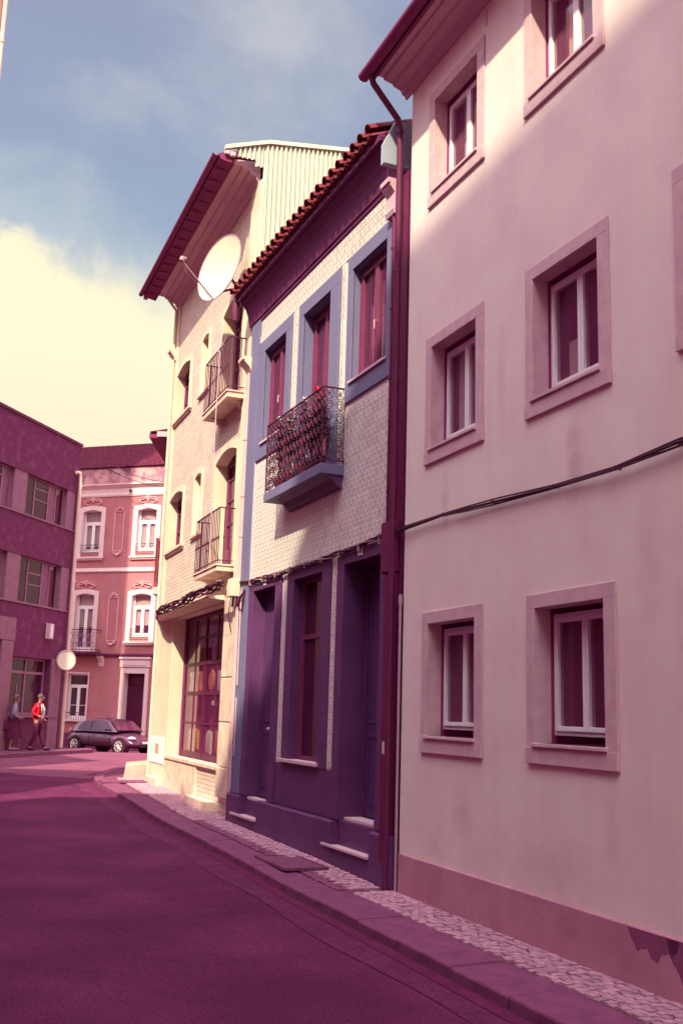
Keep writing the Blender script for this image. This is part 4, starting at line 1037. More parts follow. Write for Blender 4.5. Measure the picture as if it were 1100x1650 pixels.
# goods in the shop window
m_or = mat('orange_print', (.85, .26, .09), (.60, .20, .25), 18, 1., .8, thr=(.45, .55)); m_wp = mat('white_print', (.85, .76, .74), (.45, .38, .42), 26, .9, .8, thr=(.5, .56)); m_ye = mat('yellow_print', (.88, .48, .12), (.6, .3, .2), 16, 1, .8, thr=(.5, .6))
def cushion(kind, u, z, w_, h_, mt, lab, yy=-.335):
    r = empty('hanging_cushion' if kind != 'bag' else 'printed_bag', FT.w(u, yy, z - h_ / 2), FT.rz); tag(r, lab, 'cushion' if kind != 'bag' else 'bag', 'printed goods in the shop window')
    if kind == 'cat': pts = [(-.38, 0), (.38, 0), (.42, .12), (.34, .3), (.26, .55), (.34, .7), (.36, 1), (.22, .88), (-.22, .88), (-.36, 1), (-.34, .7), (-.26, .55), (-.34, .3), (-.42, .12)]
    elif kind == 'leaf': pts = [(0, 0), (.28, .12), (.46, .4), (.44, .62), (.25, .85), (-.1, 1), (-.35, .8), (-.42, .5), (-.3, .2)]
    else: pts = [(-.45, 0), (.45, 0), (.46, .9), (.3, .9), (.22, 1), (-.22, 1), (-.3, .9), (-.46, .9)]
    m = MB(); n = len(pts); cx, cz = 0, h_ * .5
    fr = [(x * w_, .0, z_ * h_) for x, z_ in pts]; f2 = [(x * w_ * .8, .04, cz + (z_ * h_ - cz) * .8) for x, z_ in pts]; bk = [(x * w_ * .8, -.04, cz + (z_ * h_ - cz) * .8) for x, z_ in pts]
    m.add(f2 + fr + bk, [(i, (i + 1) % n, n + (i + 1) % n, n + i) for i in range(n)] + [(n + i, n + (i + 1) % n, 2 * n + (i + 1) % n, 2 * n + i) for i in range(n)] + [tuple(range(n)), tuple(range(2 * n, 3 * n))[::-1]])
    part('cushion_body' if kind != 'bag' else 'bag_body', m, mt, r, smooth=True); m = MB(); m.tube([(0, 0, h_), (0, 0, h_ + .14)], .004, 4); part('hanging_string', m, m_sill, r)
G = [('leaf', 21.55, 1.12, .38, .40, m_or, 'orange paisley cushion, leftmost of the upper row'), ('leaf', 21.05, 1.1, .38, .42, m_ye, 'yellow leaf-shaped cushion, second of the upper row'), ('leaf', 20.0, 1.12, .36, .42, m_wp, 'pale narrow cushion, third of the upper row'), ('bag', 19.45, 1.14, .42, .44, m_or, 'orange printed bag, right end of the upper row'),
     ('cat', 21.75, .55, .42, .46, m_wp, 'white cat-shaped cushion, leftmost of the middle row'), ('cat', 21.05, .55, .36, .46, m_or, 'orange figure cushion, second of the middle row'), ('leaf', 20.1, .56, .44, .48, m_or, 'orange oval cushion, centre of the middle row'), ('cat', 19.5, .55, .44, .48, m_wp, 'white cat-shaped cushion, right part of the middle row'), ('cat', 18.55, .58, .5, .5, m_ye, 'yellow orange cat cushion beside the stone pier'),
     ('bag', 21.6, -.62, .42, .5, m_wp, 'white printed bag at the foot of the shop window, left'), ('bag', 21.1, -.58, .36, .5, m_ye, 'yellow printed bag at the foot of the shop window, left of centre'), ('bag', 20.1, -.62, .44, .5, m_wp, 'white patterned bag at the foot of the shop window, centre'), ('bag', 19.55, -.6, .4, .5, m_or, 'orange patterned bag at the foot of the shop window, right'),
     ('bag', 19.9, .12, .16, .10, m_wp, 'small white tag bag hanging mid window')]
for gdef in G: cushion(*gdef)
# cables along the shop front
cb = (20, .1, 2.0); cr = empty('wall_cable', FT.w(*cb), FT.rz); tag(cr, 'thick tangled cable bundle above the shop window', 'cable')
for k in range(7):
    mb = FMB(cb); pts = [(24.0 - i * .25, .36 * min(1, i / 7) + .03 + .03 * sin(i * 1.1 + k * .9), 2.0 + .003 * i + .04 * sin(i * .8 + k * 1.9) + .045 * sin(i * .37 + k)) for i in range(29)]
    mb.tube(pts, .022 - .002 * (k % 4), 6); part('cable_strand', mb, m_cabl2 if k == 3 else m_cable, cr, smooth=True)
for pp_, r_ in (([(17.4, .1, 2.0), (17.5, .12, 1.6), (17.35, .1, 1.3)], .008), ([(16.9, .1, 2.05), (16.85, .14, 1.75), (16.7, .1, 1.6), (16.6, .1, 1.95)], .02), ([(16.95, .1, 2.05), (16.8, .16, 1.7), (16.65, .12, 1.9)], .016)):
    mb = FMB(cb); mb.tube(pp_, r_, 6); part('cable_loop', mb, m_cable, cr, smooth=True)
cr = empty('junction_box', FT.w(17.0, .14, 2.0), FT.rz); tag(cr, 'cream junction box on the pipe between shop and blue house', 'junction box')
m = MB(); m.prism([(-.16, -.14), (.12, -.14), (.16, .02), (.06, .16), (-.16, .16)], -.03, .13); part('box_body', m, m_cream, cr, bevel=.01)
m = MB(); m.tube([(.05, .02, -.12), (.05, .04, -.3)], .02, 6); part('gland', m, m_cable, cr)
# street lamp at the top of that corner
cr = empty('wall_lamp', FT.w(17.15, .1, 6.9), FT.rz); tag(cr, 'pale tubular lamp on the wall beside the upper balcony', 'lamp')
m = MB(); m.tube([(0, .0, .45), (0, .18, .5), (0, .24, .35)], .035, 8); part('bracket', m, m_marble, cr, smooth=True)
m = MB(); m.tube([(0, .24, .36), (0, .25, .1), (0, .25, -.12)], [.05, .075, .06], 10); part('lamp_head', m, m_pipe2, cr, smooth=True)
# satellite dish
dn = Vector((-.743, -.656, .13)).normalized(); dc = FT.w(17.98, .50, 8.10)
cr = empty('satellite_dish', dc); tag(cr, 'large white satellite dish under the eaves of the tall house', 'satellite dish')
e1 = dn.cross(Vector((0, 0, 1))).normalized(); e2 = dn.cross(e1)
def dish_pt(r, a, off=0): return e1 * r * cos(a) + e2 * r * sin(a) + dn * (-.13 * (1 - (r / .66) ** 2) + off)
m = MB(); nr_, na = 7, 36; vs = []; fs = []
for side, off in ((0, 0), (1, -.012)):
    for j in range(nr_ + 1):
        for k in range(na): vs.append(dish_pt(.66 * j / nr_ + .001, 2 * pi * k / na, off))
w_ = (nr_ + 1) * na
for j in range(nr_):
    for k in range(na):
        a, b, c_, d_ = j * na + k, j * na + (k + 1) % na, (j + 1) * na + (k + 1) % na, (j + 1) * na + k
        fs += [(a, b, c_, d_), (w_ + a, w_ + d_, w_ + c_, w_ + b)]
for k in range(na): a, b = nr_ * na + k, nr_ * na + (k + 1) % na; fs.append((a, b, w_ + b, w_ + a))
m.add(vs, fs); part('reflector', m, m_dish, cr, smooth=True)
m = MB(); m.tube([dish_pt(.66, 2 * pi * k / 36) for k in range(37)], .009, 5, cap=False); part('rim', m, m_cabl2, cr)
down = (Vector((0, 0, -1)) + dn * dn.z).normalized()
m = MB(); tip = dn * .80 + down * .22; bot = down * .66
m.tube([bot, tip], .016, 6); part('feed_arm', m, m_cabl2, cr)
m = MB(); m.tube([tip - Vector((0, 0, .02)), tip + Vector((.02, .03, .06))], .045, 8); m.tube([tip + Vector((.02, .03, .05)), tip + dn * -.1 + Vector((0, 0, .06))], .035, 8); part('receiver', m, m_cabl2, cr)
m = MB(); m.tube([tip, tip + Vector((.1, .1, -.2)), bot * .7 + dn * .3 + down * .1, bot], .005, 4); part('feed_wire', m, m_cabl2, cr)
m = MB(); mt_ = Vector(FT.w(17.75, .0, 7.75)) - dc; m.tube([mt_, mt_ + (Vector(FT.w(17.75, .25, 7.75)) - Vector(FT.w(17.75, 0, 7.75))), -dn * .16], .028, 8); m.tube([mt_, down * .5 - dn * .06], .02, 6); part('mount', m, m_iron, cr)

# ================================================================== BUILDING BEHIND (only eave and balcony show past the corner)
qb = Vector((-4.62, 25.3, -1.6 + H0)); rQ = empty('corner_house', qb, 0); tag(rQ, 'house behind the shop corner showing only its eave and red balcony', 'house')
def QM(): return FMB((-4.62, 25.3, -1.6))
m = QM(); m.box(-4.25, 2, 25.3, 34, G0, 6.57); part('wall', m, m_cream, rQ)
m = QM(); m.add([(-4.82, 25.2, 6.58), (-4.1, 25.2, 6.58), (-4.1, 33, 6.58), (-4.95, 33, 6.58), (-4.82, 25.2, 6.72), (-4.1, 25.2, 6.75), (-4.1, 33, 6.75), (-4.95, 33, 6.72)], [(0, 3, 2, 1), (4, 5, 6, 7), (0, 1, 5, 4), (1, 2, 6, 5), (2, 3, 7, 6), (3, 0, 4, 7)]); part('eave', m, m_fas, rQ)
m = QM(); m.box(-4.62, -4.2, 25.12, 25.196, 6.60, 6.73); part('eave_end', m, m_soff, rQ)
m = QM(); m.add([(-4.8, 25.15, 6.73), (2, 25.15, 8.0), (2, 33.2, 8.0), (-4.9, 33.2, 6.73), (2, 25.15, 6.6), (2, 33.2, 6.6)], [(0, 1, 2, 3), (0, 4, 1), (3, 2, 5)]); part('roof', m, m_rtile2, rQ)
m = QM(); m.box(-4.72, -4.25, 26.4, 28.6, 2.82, 3.0); bq = part('balcony', m, m_soff, rQ, bevel=.01)
m_redi = mat('red_iron', (.40, .06, .12), (.3, .04, .09), 10, .5, .6)
m = QM()
for z in (4.25,): m.tube([(-4.25, 26.42, z), (-4.70, 26.42, z), (-4.70, 28.58, z), (-4.25, 28.58, z)], .02, 6)
part('handrail', m, m_redi, bq)
bm_ = MB(); bm_.tube([(0, 0, 0), (0, 0, 1.25)], .012, 5); bme = bm_.mesh('baluster', m_redi)
for k in range(18): link('baluster', bme, bq, loc=(-4.70 + 4.62, 26.45 + k * .125 - 25.3, 3.0 + 1.6))
for k in range(4): link('baluster', bme, bq, loc=(-4.64 + k * .12 + 4.62, 26.42 - 25.3, 3.0 + 1.6))
m = QM(); m.add([(-4.695, 26.45, 3.15), (-4.695, 28.55, 3.15), (-4.695, 28.55, 4.2), (-4.695, 26.45, 4.2), (-4.685, 26.45, 3.15), (-4.685, 28.55, 3.15), (-4.685, 28.55, 4.2), (-4.685, 26.45, 4.2)], [(0, 1, 2, 3), (4, 7, 6, 5), (0, 4, 5, 1), (2, 6, 7, 3)]); part('balcony_screen', m, mat('red_screen', (.5, .12, .18), (.3, .05, .1), 9, .9, .8, thr=(.45, .55)), bq)
# low stone block on the corner
cr = empty('stone_block', (-4.50, 24.55, -1.56 + H0), radians(12)); tag(cr, 'low weathered stone block at the foot of the shop corner', 'stone block')
m = MB(); m.add([(-.28, -.2, -.05), (.4, -.2, -.05), (.4, .6, -.05), (-.25, .6, -.05), (-.24, -.17, .26), (.4, -.17, .34), (.4, .6, .36), (-.22, .55, .30)], [(0, 3, 2, 1), (4, 5, 6, 7), (0, 1, 5, 4), (1, 2, 6, 5), (2, 3, 7, 6), (3, 0, 4, 7)]); part('block_body', m, mat('orange_stone', (.78, .36, .32), (.6, .25, .25), 4, .8, .8, .003, 30), cr, bevel=.02)

# ================================================================== PINK HOUSE (end of the street)
KP = 1.0798; FP = Frame(71.384, 37.830 * KP)
Pb = (22.0 * KP, 0, -1.9); rP = FP.root('pink_house', Pb[0], Pb[2]); tag(rP, 'pink house with cream arched window surrounds and stucco panels closing the street', 'house')
class PMB(FMB):
    def add(s, vs, fs, mi=0): return super().add([(p[0] * KP, p[1] * KP, p[2] * KP) for p in vs], fs, mi)
cu_ = (23.79, 21.19); Ph = []
for c_ in cu_: Ph.append((c_ - .44, c_ + .44, 6.31, 8.11, .14))
Ph.append((23.84 - .42, 23.84 + .42, 2.20, 4.58, .14)); Ph.append((21.20 - .42, 21.20 + .42, 2.80, 4.56, .14))
Ph.append((23.43, 24.40, -.54, 1.28, .14)); Ph.append((20.82, 21.76, -1.86, 1.33, .3))
Ph.append((18.6 - .44, 18.6 + .44, 6.31, 8.11, .14)); Ph.append((18.6 - .44, 18.6 + .44, 2.8, 4.56, .14))
Ph.append((26.4 - .44, 26.4 + .44, 6.31, 8.11, .14))
mb = PMB(Pb); wall_holes(mb, 16.5, 31, -2.3, 9.9, Ph, back=.6, mi_wall=0, mi_rev=1, mi_dark=2); shell(mb, 16.5, 31, -2.3, 9.9, 8)
part('wall', mb, [m_pink, m_surr, m_dark], rP)
mb = PMB(Pb); mb.box(16.5, 31, 0, .02, -2.3, -1.1); part('plinth', mb, m_conc, rP)
mb = PMB(Pb); mb.box(16.5, 31, 0, .05, 9.18, 9.88); part('parapet', mb, m_mott, rP)
mb = PMB(Pb); mb.ext([(0, 8.66), (.03, 8.66), (.05, 8.72), (.05, 8.76), (.02, 8.79), (.02, 9.0), (.08, 9.06), (.12, 9.12), (.16, 9.14), (.16, 9.19), (0, 9.22)], 16.5, 31); part('cornice', mb, m_surr, rP)
mb = PMB(Pb); mb.ext([(0, 5.46), (.04, 5.46), (.06, 5.50), (.06, 5.53), (.03, 5.56), (.03, 5.62), (0, 5.64)], 16.5, 31); part('string_course', mb, m_surr, rP)
mb = PMB(Pb); mb.ext([(0, 1.99), (.06, 1.99), (.10, 2.05), (.10, 2.10), (0, 2.12)], 16.5, 31); part('string_course', mb, m_conc, rP, label='dark stained string course')
# stucco panels and crests
def scroll_relief(m, cx, cz, w_, h_, s=1):
    """leafy crest: two scrolls and a shell"""
    for sx in (-1, 1):
        pts = []
        for k in range(12):
            a = k / 11 * 2.6 * pi / 1.6; r = w_ * .24 * (1 - .6 * k / 11); pts.append((cx + sx * (w_ * .26 + r * cos(pi - a)), .035, cz + s * (r * sin(a)) * .8))
        m.tube(pts, .022, 5)
        m.tube([(cx + sx * w_ * .05, .03, cz + s * h_ * .3), (cx + sx * w_ * .3, .035, cz + s * h_ * .15), (cx + sx * w_ * .5, .03, cz - s * h_ * .1)], [.02, .03, .012], 5)
    for k in range(5):
        a = pi / 2 + (k - 2) * .42; m.tube([(cx, .03, cz + s * h_ * .1), (cx + cos(a) * h_ * .5, .045, cz + s * (h_ * .1 + sin(a) * h_ * .55))], [.02, .035], 5)
for pc in (22.49, 19.9, 25.1):
    for (z0, z1) in ((6.33, 8.03), (2.62, 4.42)):
        m = PMB(Pb); ring_box(m, pc - .24, pc + .24, z0, z1, .04, 0, .03, wb=.03, wt=.03); scroll_relief(m, pc, z1 + .05, .4, .22); scroll_relief(m, pc, z0 - .05, .4, .2, -1); part('stucco_panel', m, m_pinktrim, rP)
def p_window(c_, z0, z1, sill=True, door=False, glassf=.55):
    a, b = c_ - .44, c_ + .44
    m = PMB(Pb); ring_box(m, a + .005, b - .005, z0, z1 - .003, .055, -.2, -.145, wb=.06)
    zt = z1 - .56; m.box(a + .06, b - .06, -.2, -.145, zt, zt + .075)
    win = part('window' if not door else 'balcony_door', m, m_white, rP)
    for (x0, x1) in ((a + .062, c_ - .003), (c_ + .003, b - .062)):
        k = PMB(Pb); ring_box(k, x0, x1, z0 + .062, zt - .003, .065, -.195, -.14, wb=.1 if not door else .12); part('casement', k, m_white, win)
        p = PMB(Pb); p.box(x0 + .065, x1 - .065, -.175, -.17, z0 + .16, zt - .068); part('pane', p, m_glass, win)
    p = PMB(Pb); p.box(a + .06, b - .06, -.175, -.17, zt + .075, z1 - .06); part('pane', p, m_glass, win)
    k = PMB(Pb); k.box(a + .07, b - .07, -.24, -.23, z0 + (zt - z0) * (1 - glassf), zt); k.box(a + .07, b - .07, -.225, -.215, zt + .08, z1 - .07); part('blind', k, m_cur, win)
    k = PMB(Pb); arch_fill(k, a, b, z1, .1, -.13, .0); surround_arch(k, a, b, z0 - .2, z1, .2, .05, .1); part('window_surround', k, m_surr, win)
    k = PMB(Pb); scroll_relief(k, c_, z1 + .32, .95, .34); part('crest', k, m_pinktrim, win)
    if sill: k = PMB(Pb); k.box(a - .24, b + .24, 0, .13, z0 - .27, z0 - .2); k.box(a - .18, b + .18, 0, .08, z0 - .34, z0 - .27); part('sill', k, m_surr, win)
    if not door:
        k = PMB(Pb); y_ = .08
        for z in (z0 + .3, z0 - .02): k.tube([(a + .0, y_, z), (b, y_, z)], .014, 5)
        for q in range(7):
            x = a + .06 + q * .127; pts = [(x + .045 * cos(t * .9), y_, z0 + .14 + .11 * sin(t * .9)) for t in range(8)]; k.tube(pts, .010, 4)
        part('window_guard', k, m_iron, win)
p_window(23.79, 6.31, 8.11, glassf=.8); p_window(21.19, 6.31, 8.11, glassf=.9); p_window(23.84, 2.20, 4.58, sill=False, door=True, glassf=.45); p_window(21.20, 2.80, 4.56, glassf=.6); p_window(18.6, 6.31, 8.11); p_window(18.6, 2.8, 4.56); p_window(26.4, 6.31, 8.11)
# its balcony
m = PMB(Pb); m.ext([(0, 2.0), (.3, 2.02), (.42, 2.1), (.42, 2.17), (0, 2.19)], 22.95, 24.75); bp_ = part('balcony', m, m_conc, rP)
m = PMB(Pb)
for z, r in ((3.05, .018), (2.95, .01), (2.25, .014)): m.tube([(22.98, 0, z), (22.98, .4, z), (24.72, .4, z), (24.72, 0, z)], r, 5)
part('handrail', m, m_iron, bp_)
m_irl = mat('pale_ironwork', (.42, .2, .3), (.3, .1, .2), 14, .6, .7)
bs = MB(); pts = [(.07 * cos(t * .7) * (1 - t * .03), 0, .17 * sin(t * .7) * (1 - t * .03)) for t in range(14)]; bs.tube(pts, .012, 4); bs.tube([(0.09, 0, -.4), (0.09, 0, .4)], .010, 4); bse = bs.mesh('iron_panel', m_irl)
for i in range(10):
    for j in range(2):
        link('iron_panel', bse, bp_, loc=((23.08 + i * .172 - 22.0) * KP, .40 * KP, (2.45 + j * .33) * KP + 1.9))
for c_ in (22.85, 24.3):
    m = PMB(Pb); m.ext([(0, 1.55), (.06, 1.6), (.1, 1.75), (.22, 1.9), (.3, 1.985), (0, 1.985)], c_ - .1, c_ + .1); part('corbel', m, m_surr, bp_)
# ground window, door
a, b, c, d = 23.43, 24.40, -.54, 1.28
m = PMB(Pb); ring_box(m, a + .004, b - .004, c, d - .004, .06, -.2, -.145); m.box(a + .06, b - .06, -.2, -.145, .78, .84); win = part('window', m, m_white, rP)
for (x0, x1) in ((a + .066, (a + b) / 2 - .003), ((a + b) / 2 + .003, b - .066)):
    k = PMB(Pb); ring_box(k, x0, x1, c + .065, .776, .06, -.195, -.14); k.box(x0 + .06, x1 - .06, -.19, -.15, .0, .02); part('casement', k, m_white, win); p = PMB(Pb); p.box(x0 + .06, x1 - .06, -.175, -.17, c + .125, .715); part('pane', p, m_glass_d, win)
p = PMB(Pb); p.box(a + .06, b - .06, -.175, -.17, .84, d - .064); part('pane', p, m_glass_d, win)
k = PMB(Pb); ring_box(k, a - .05, b + .05, c - .05, d + .05, .05, 0, .03); k.box(a - .08, b + .08, 0, .1, c - .1, c - .052); part('window_surround', k, m_surr, win)
k = PMB(Pb); k.tube([(a, .09, c + .25), (b, .09, c + .25)], .015, 5)
for q in range(9): k.tube([(a + .05 + q * .108, .09, c - .02), (a + .05 + q * .108, .09, c + .25)], .01, 4)
part('window_guard', k, m_iron, win)
a, b = 20.82, 21.76
m = PMB(Pb); ring_box(m, a + .004, b - .004, -1.86, 1.326, .07, -.38, -.305, wb=0); m.box(a + .07, b - .07, -.38, -.31, .80, .87); dr = part('front_door', m, m_shop, rP)
for (x0, x1) in ((a + .075, (a + b) / 2 - .003), ((a + b) / 2 + .003, b - .075)):
    k = PMB(Pb); k.box(x0, x1, -.37, -.33, -1.84, .797)
    for (z0, z1) in ((-1.7, -1.1), (-1.0, -.2), (-.1, .7)): ring_box(k, x0 + .06, x1 - .06, z0, z1, .03, -.33, -.315)
    part('door_leaf', k, m_shop, dr)
k = PMB(Pb)
for q in range(6): pts = [(a + .14 + q * .13 + .05 * cos(t), -.33, 1.06 + .13 * sin(t)) for t in range(7)]; k.tube(pts, .01, 4)
part('fanlight_grille', k, m_cabl2, dr)
k = PMB(Pb); k.box(a - .16, a, 0, .06, -1.95, 1.33); k.box(b, b + .16, 0, .06, -1.95, 1.33); k.box(a - .16, b + .16, 0, .06, 1.33, 1.55); k.box(a - .2, b + .2, 0, .09, 1.58, 1.9); k.box(a - .05, b + .02, .09, .11, 1.65, 1.83); k.box(a - .24, b + .24, 0, .14, 1.9, 1.98); part('door_surround', k, m_surr, dr)
# roof: courses of tiles
mb = PMB(Pb); rows_ = 13
for j in range(rows_):
    y0 = .12 - j * 3.1 / rows_; z0 = 9.93 + j * 1.76 / rows_
    for i in range(120):
        x0 = 16.5 + i * .121; jt = random.uniform(-.01, .012)
        mb.add([(x0 + .005, y0 + jt, z0 - .01), (x0 + .06, y0 + jt, z0 + .045), (x0 + .116, y0 + jt, z0 - .01), (x0 + .005, y0 - .29, z0 + .14), (x0 + .06, y0 - .29, z0 + .19), (x0 + .116, y0 - .29, z0 + .14)], [(0, 1, 4, 3), (1, 2, 5, 4), (0, 2, 1)])
o = part('roof_tiles', mb, m_rtile2, rP); o['kind'] = 'stuff'
mb = PMB(Pb)
for i in range(30):
    x0 = 16.6 + i * .48; mb.tube([(x0, -3.02, 11.66), (x0 + .47, -3.02, 11.68)], [.10, .085], 8)
o = part('ridge_tiles', mb, m_rtile2, rP); o['kind'] = 'stuff'
mb = PMB(Pb); mb.ext([(.1, 9.89), (-3.02, 11.62), (-6.2, 9.89)], 16.5, 31); part('roof', mb, m_rtile2, rP)
m = PMB(Pb); m.ball((22.0, .12, 8.86), .07, .05, .07, 8, 6); m.tube([(22.0, .0, 8.88), (22.0, .14, 8.9)], .03, 6); part('wall_lamp', m, m_iron, rP, smooth=True)
# overhead wires
for (lab, z0, z1, x0, x1) in (('upper thin overhead wire in front of the pink house parapet', 9.75, 8.95, 22.3, 20.1), ('lower thin overhead wire in front of the pink house parapet', 9.6, 8.75, 22.6, 20.1)):
    r = empty('overhead_wire', FP.w(x0 * KP, 1.2, z0 * KP), FP.rz); tag(r, lab, 'wire')
    m = MB(); L_ = (x0 - x1) * KP; m.tube([(-L_ * k / 8, -.0 - 1.2 * (1 - k / 8) * 0, (z1 - z0) * KP * k / 8 - .12 * sin(pi * k / 8)) for k in range(9)] + [(-L_ - 1.2, .2, (z1 - z0) * KP - .1)], .016, 5); part('wire_strand', m, m_cable, r)
    m = MB(); m.tube([(0, 0, 0), (0, -1.25, 0)], .02, 5); part('wall_hook', m, m_cable, r)

# ================================================================== DARK CONCRETE BUILDING (left)
KL_ = 1.0889; aL = -14.985
FL = Frame(aL, -18.263 * KL_, flip=True)
# in the flipped frame u' = -u : far corner at -32.42*K, near end about -28.6*K
Lb = (-32.4 * KL_, 0, -1.55); rL = FL.root('concrete_building', Lb[0], Lb[2]); tag(rL, 'dark stained concrete building with ribbon windows on the left side of the street', 'building')
class LMB(FMB):
    def add(s, vs, fs, mi=0): return super().add([(-p[0] * KL_, p[1] * KL_, p[2] * KL_) for p in vs], fs, mi)
U0, U1 = 26.6, 32.42
Lh = []
bands = [(5.97, 7.30), (3.17, 4.64)]
for (z0, z1) in bands: Lh.append((U0 + .02, 32.3, z0, z1, .25))
Lh += [(29.10, 31.50, -.35, 1.46, .3), (27.0, 28.4, -1.6, 1.9, .3)]
mb = LMB(Lb); wall_holes(mb, U0, U1, -2.4, 9.06, Lh, back=1.2, mi_wall=0, mi_rev=0, mi_dark=1)
D_ = 1.5
mb.quad((U1, 0, -2.4), (U1, 0, 9.06), (U1, -D_, 9.06), (U1, -D_, -2.4)); mb.quad((U0, 0, -2.4), (U0, -D_, -2.4), (U0, -D_, 9.06), (U0, 0, 9.06)); mb.quad((U0, 0, 9.06), (U1, 0, 9.06), (U1, -D_, 9.06), (U0, -D_, 9.06)); mb.quad((U0, -D_, -2.4), (U1, -D_, -2.4), (U1, -D_, 9.06), (U0, -D_, 9.06))
part('wall', mb, [m_conc, m_dark], rL)
mb = LMB(Lb); mb.box(U0, U1 + .03, -.3, .05, 9.0, 9.09); part('parapet_cap', mb, m_conc, rL)
for (z0, z1) in bands:
    mb = LMB(Lb); mb.box(U0, 32.36, -.22, .04, z0 - .05, z0); part('window_ledge', mb, m_pila, rL)
    for (a, b) in ((28.45, 29.2), (31.75, 32.28)):
        mb = LMB(Lb); mb.box(a, b, -.2, -.02, z0, z1); part('pilaster', mb, m_pila, rL)
    for (a, b) in ((26.65, 28.43), (29.22, 31.73)):
        m = LMB(Lb); ring_box(m, a, b, z0 + .002, z1 - .002, .04, -.2, -.15)
        us_ = [27.95] if b - a < 2 else [29.85, 30.72, 31.2]
        for x in us_: m.box(x, x + .05, -.2, -.15, z0 + .04, z1 - .04)
        m.box(us_[0] - (.6 if b - a < 2 else -.05), us_[0] + (0 if b - a < 2 else .87), -.2, -.155, z0 + .98, z0 + 1.02); m.box(us_[0] - (.6 if b - a < 2 else -.05), us_[0] + (0 if b - a < 2 else .87), -.2, -.155, z0 + .62, z0 + .65)
        win = part('window', m, m_lframe, rL); xs_ = [a + .04] + us_ + [b]
        for x0, x1 in zip(xs_, xs_[1:]):
            p = LMB(Lb); p.box(x0 + (.05 if x0 != a + .04 else 0), x1 - (.04 if x1 == b else 0), -.182, -.175, z0 + .04, z1 - .04); part('pane', p, m_lglass if int(x0 * 10) % 2 else m_glass_d, win)
mb = LMB(Lb); mb.box(U0, 29.15, .0, .06, 1.92, 2.62); part('worn_fascia', mb, m_pila, rL)
for (a, b) in ((28.45, 29.09), (31.52, 32.36)):
    mb = LMB(Lb); mb.box(a, b, .0, .07, -2.2, 1.9 if a < 30 else 1.5); part('pier', mb, m_pila, rL, bevel=.01)
mb = LMB(Lb); mb.box(29.1, 32.38, .0, .09, -.42, -.35); part('window_ledge', mb, m_pila, rL)
a, b, z0, z1 = 29.12, 31.48, -.34, 1.45
m = LMB(Lb); ring_box(m, a, b, z0, z1, .06, -.28, -.2); m.box(30.3, 30.36, -.28, -.2, z0 + .06, z1 - .06); m.box(a + .06, 30.3, -.27, -.21, .95, 1.03); m.box(30.36, b - .06, -.27, -.21, .95, 1.03)
m.box(29.9, 29.94, -.26, -.22, .0, .6); win = part('shop_window', m, m_lframe, rL)
for (x0, x1) in ((a + .06, 30.3), (30.36, b - .06)):
    for (q0, q1) in ((z0 + .06, .95), (1.03, z1 - .06)):
        p = LMB(Lb); p.box(x0, x1, -.245, -.24, q0, q1); part('pane', p, m_glass_d, win)
p = LMB(Lb); ring_box(p, 29.4, 30.15, .05, .55, .07, -.5, -.46); p.box(29.72, 29.80, -.5, -.46, .12, .48); p.box(29.3, 31.4, -.56, -.55, z0, .9); part('inner_display', p, m_lframe, win)
# round logo with a figure inside, on the glass
p = LMB(Lb); cx, cz = 30.95, .58
pts = [(cx + .17 * cos(t * pi / 10), -.235, cz + .19 * sin(t * pi / 10)) for t in range(21)]; p.tube(pts, .014, 4)
for pp in ([(cx + .06, .1), (cx - .05, .1), (cx - .05, 0), (cx + .06, 0), (cx + .06, -.1), (cx - .06, -.1)],): p.tube([(x, -.235, cz + z) for x, z in pp], .014, 4)
p.tube([(cx, -.235, cz + .17), (cx, -.235, cz - .17)], .008, 4); part('window_logo', p, m_iron, win)
# drainpipe on the corner: own thing as part
mb = LMB(Lb); pc = (32.30, .12)
mb.tube([(32.08, .02, 7.96), (32.12, .10, 8.0), (32.2, .14, 7.98), (32.26, .14, 7.85), (32.28, .14, 7.6), (32.34, .14, -1.4)], .062, 10)
for z in (7.55, 5.9, 4.2, 2.6, 1.0, -.3): mb.tube([(32.335, .14, z - .03), (32.335, .14, z + .03)], .078, 10)
part('drainpipe', mb, mat('cream_pipe', (.80, .55, .50), (.7, .42, .40), 2, .5, .5), rL, smooth=True)
cr = empty('alarm_box', FL.w(-31.10 * KL_, .02, 2.35 * KL_), FL.rz); tag(cr, 'small pale alarm box on the dark concrete wall', 'alarm box')
m = MB(); m.box(-.15, .15, 0, .18, -.25, .3); part('box_case', m, m_sill, cr, bevel=.02); m = MB(); m.box(-.02, .1, .185, .2, -.2, .25); part('cover_strip', m, m_white, cr)
# round traffic sign
sx, sy = -9.98, 38.6; zb = -1.55 + H0; cr = empty('traffic_sign', (sx, sy, zb)); tag(cr, 'round traffic sign on a pole by the corner drainpipe', 'traffic sign')
m = MB(); m.tube([(0, 0, 0), (0, 0, 3.55)], .035, 8); part('pole', m, m_pipe2, cr)
sn = Vector((.55, -.83, 0)).normalized(); ctr = Vector((.12, -.06, 3.15)); m = MB(); m.disc(ctr, sn, .37, .02, 28); part('sign_plate', m, mat('sign_white', (.86, .7, .6), None, 3, .2, .4), cr)
m = MB(); pts = []; e = sn.cross(Vector((0, 0, 1))).normalized()
m.tube([ctr + sn * .012 + (e * cos(t * pi / 12) + Vector((0, 0, 1)) * sin(t * pi / 12)) * .345 for t in range(25)], .022, 5); part('sign_rim', m, mat('sign_rim_mauve', (.6, .3, .4), None, 3, .2, .5), cr)

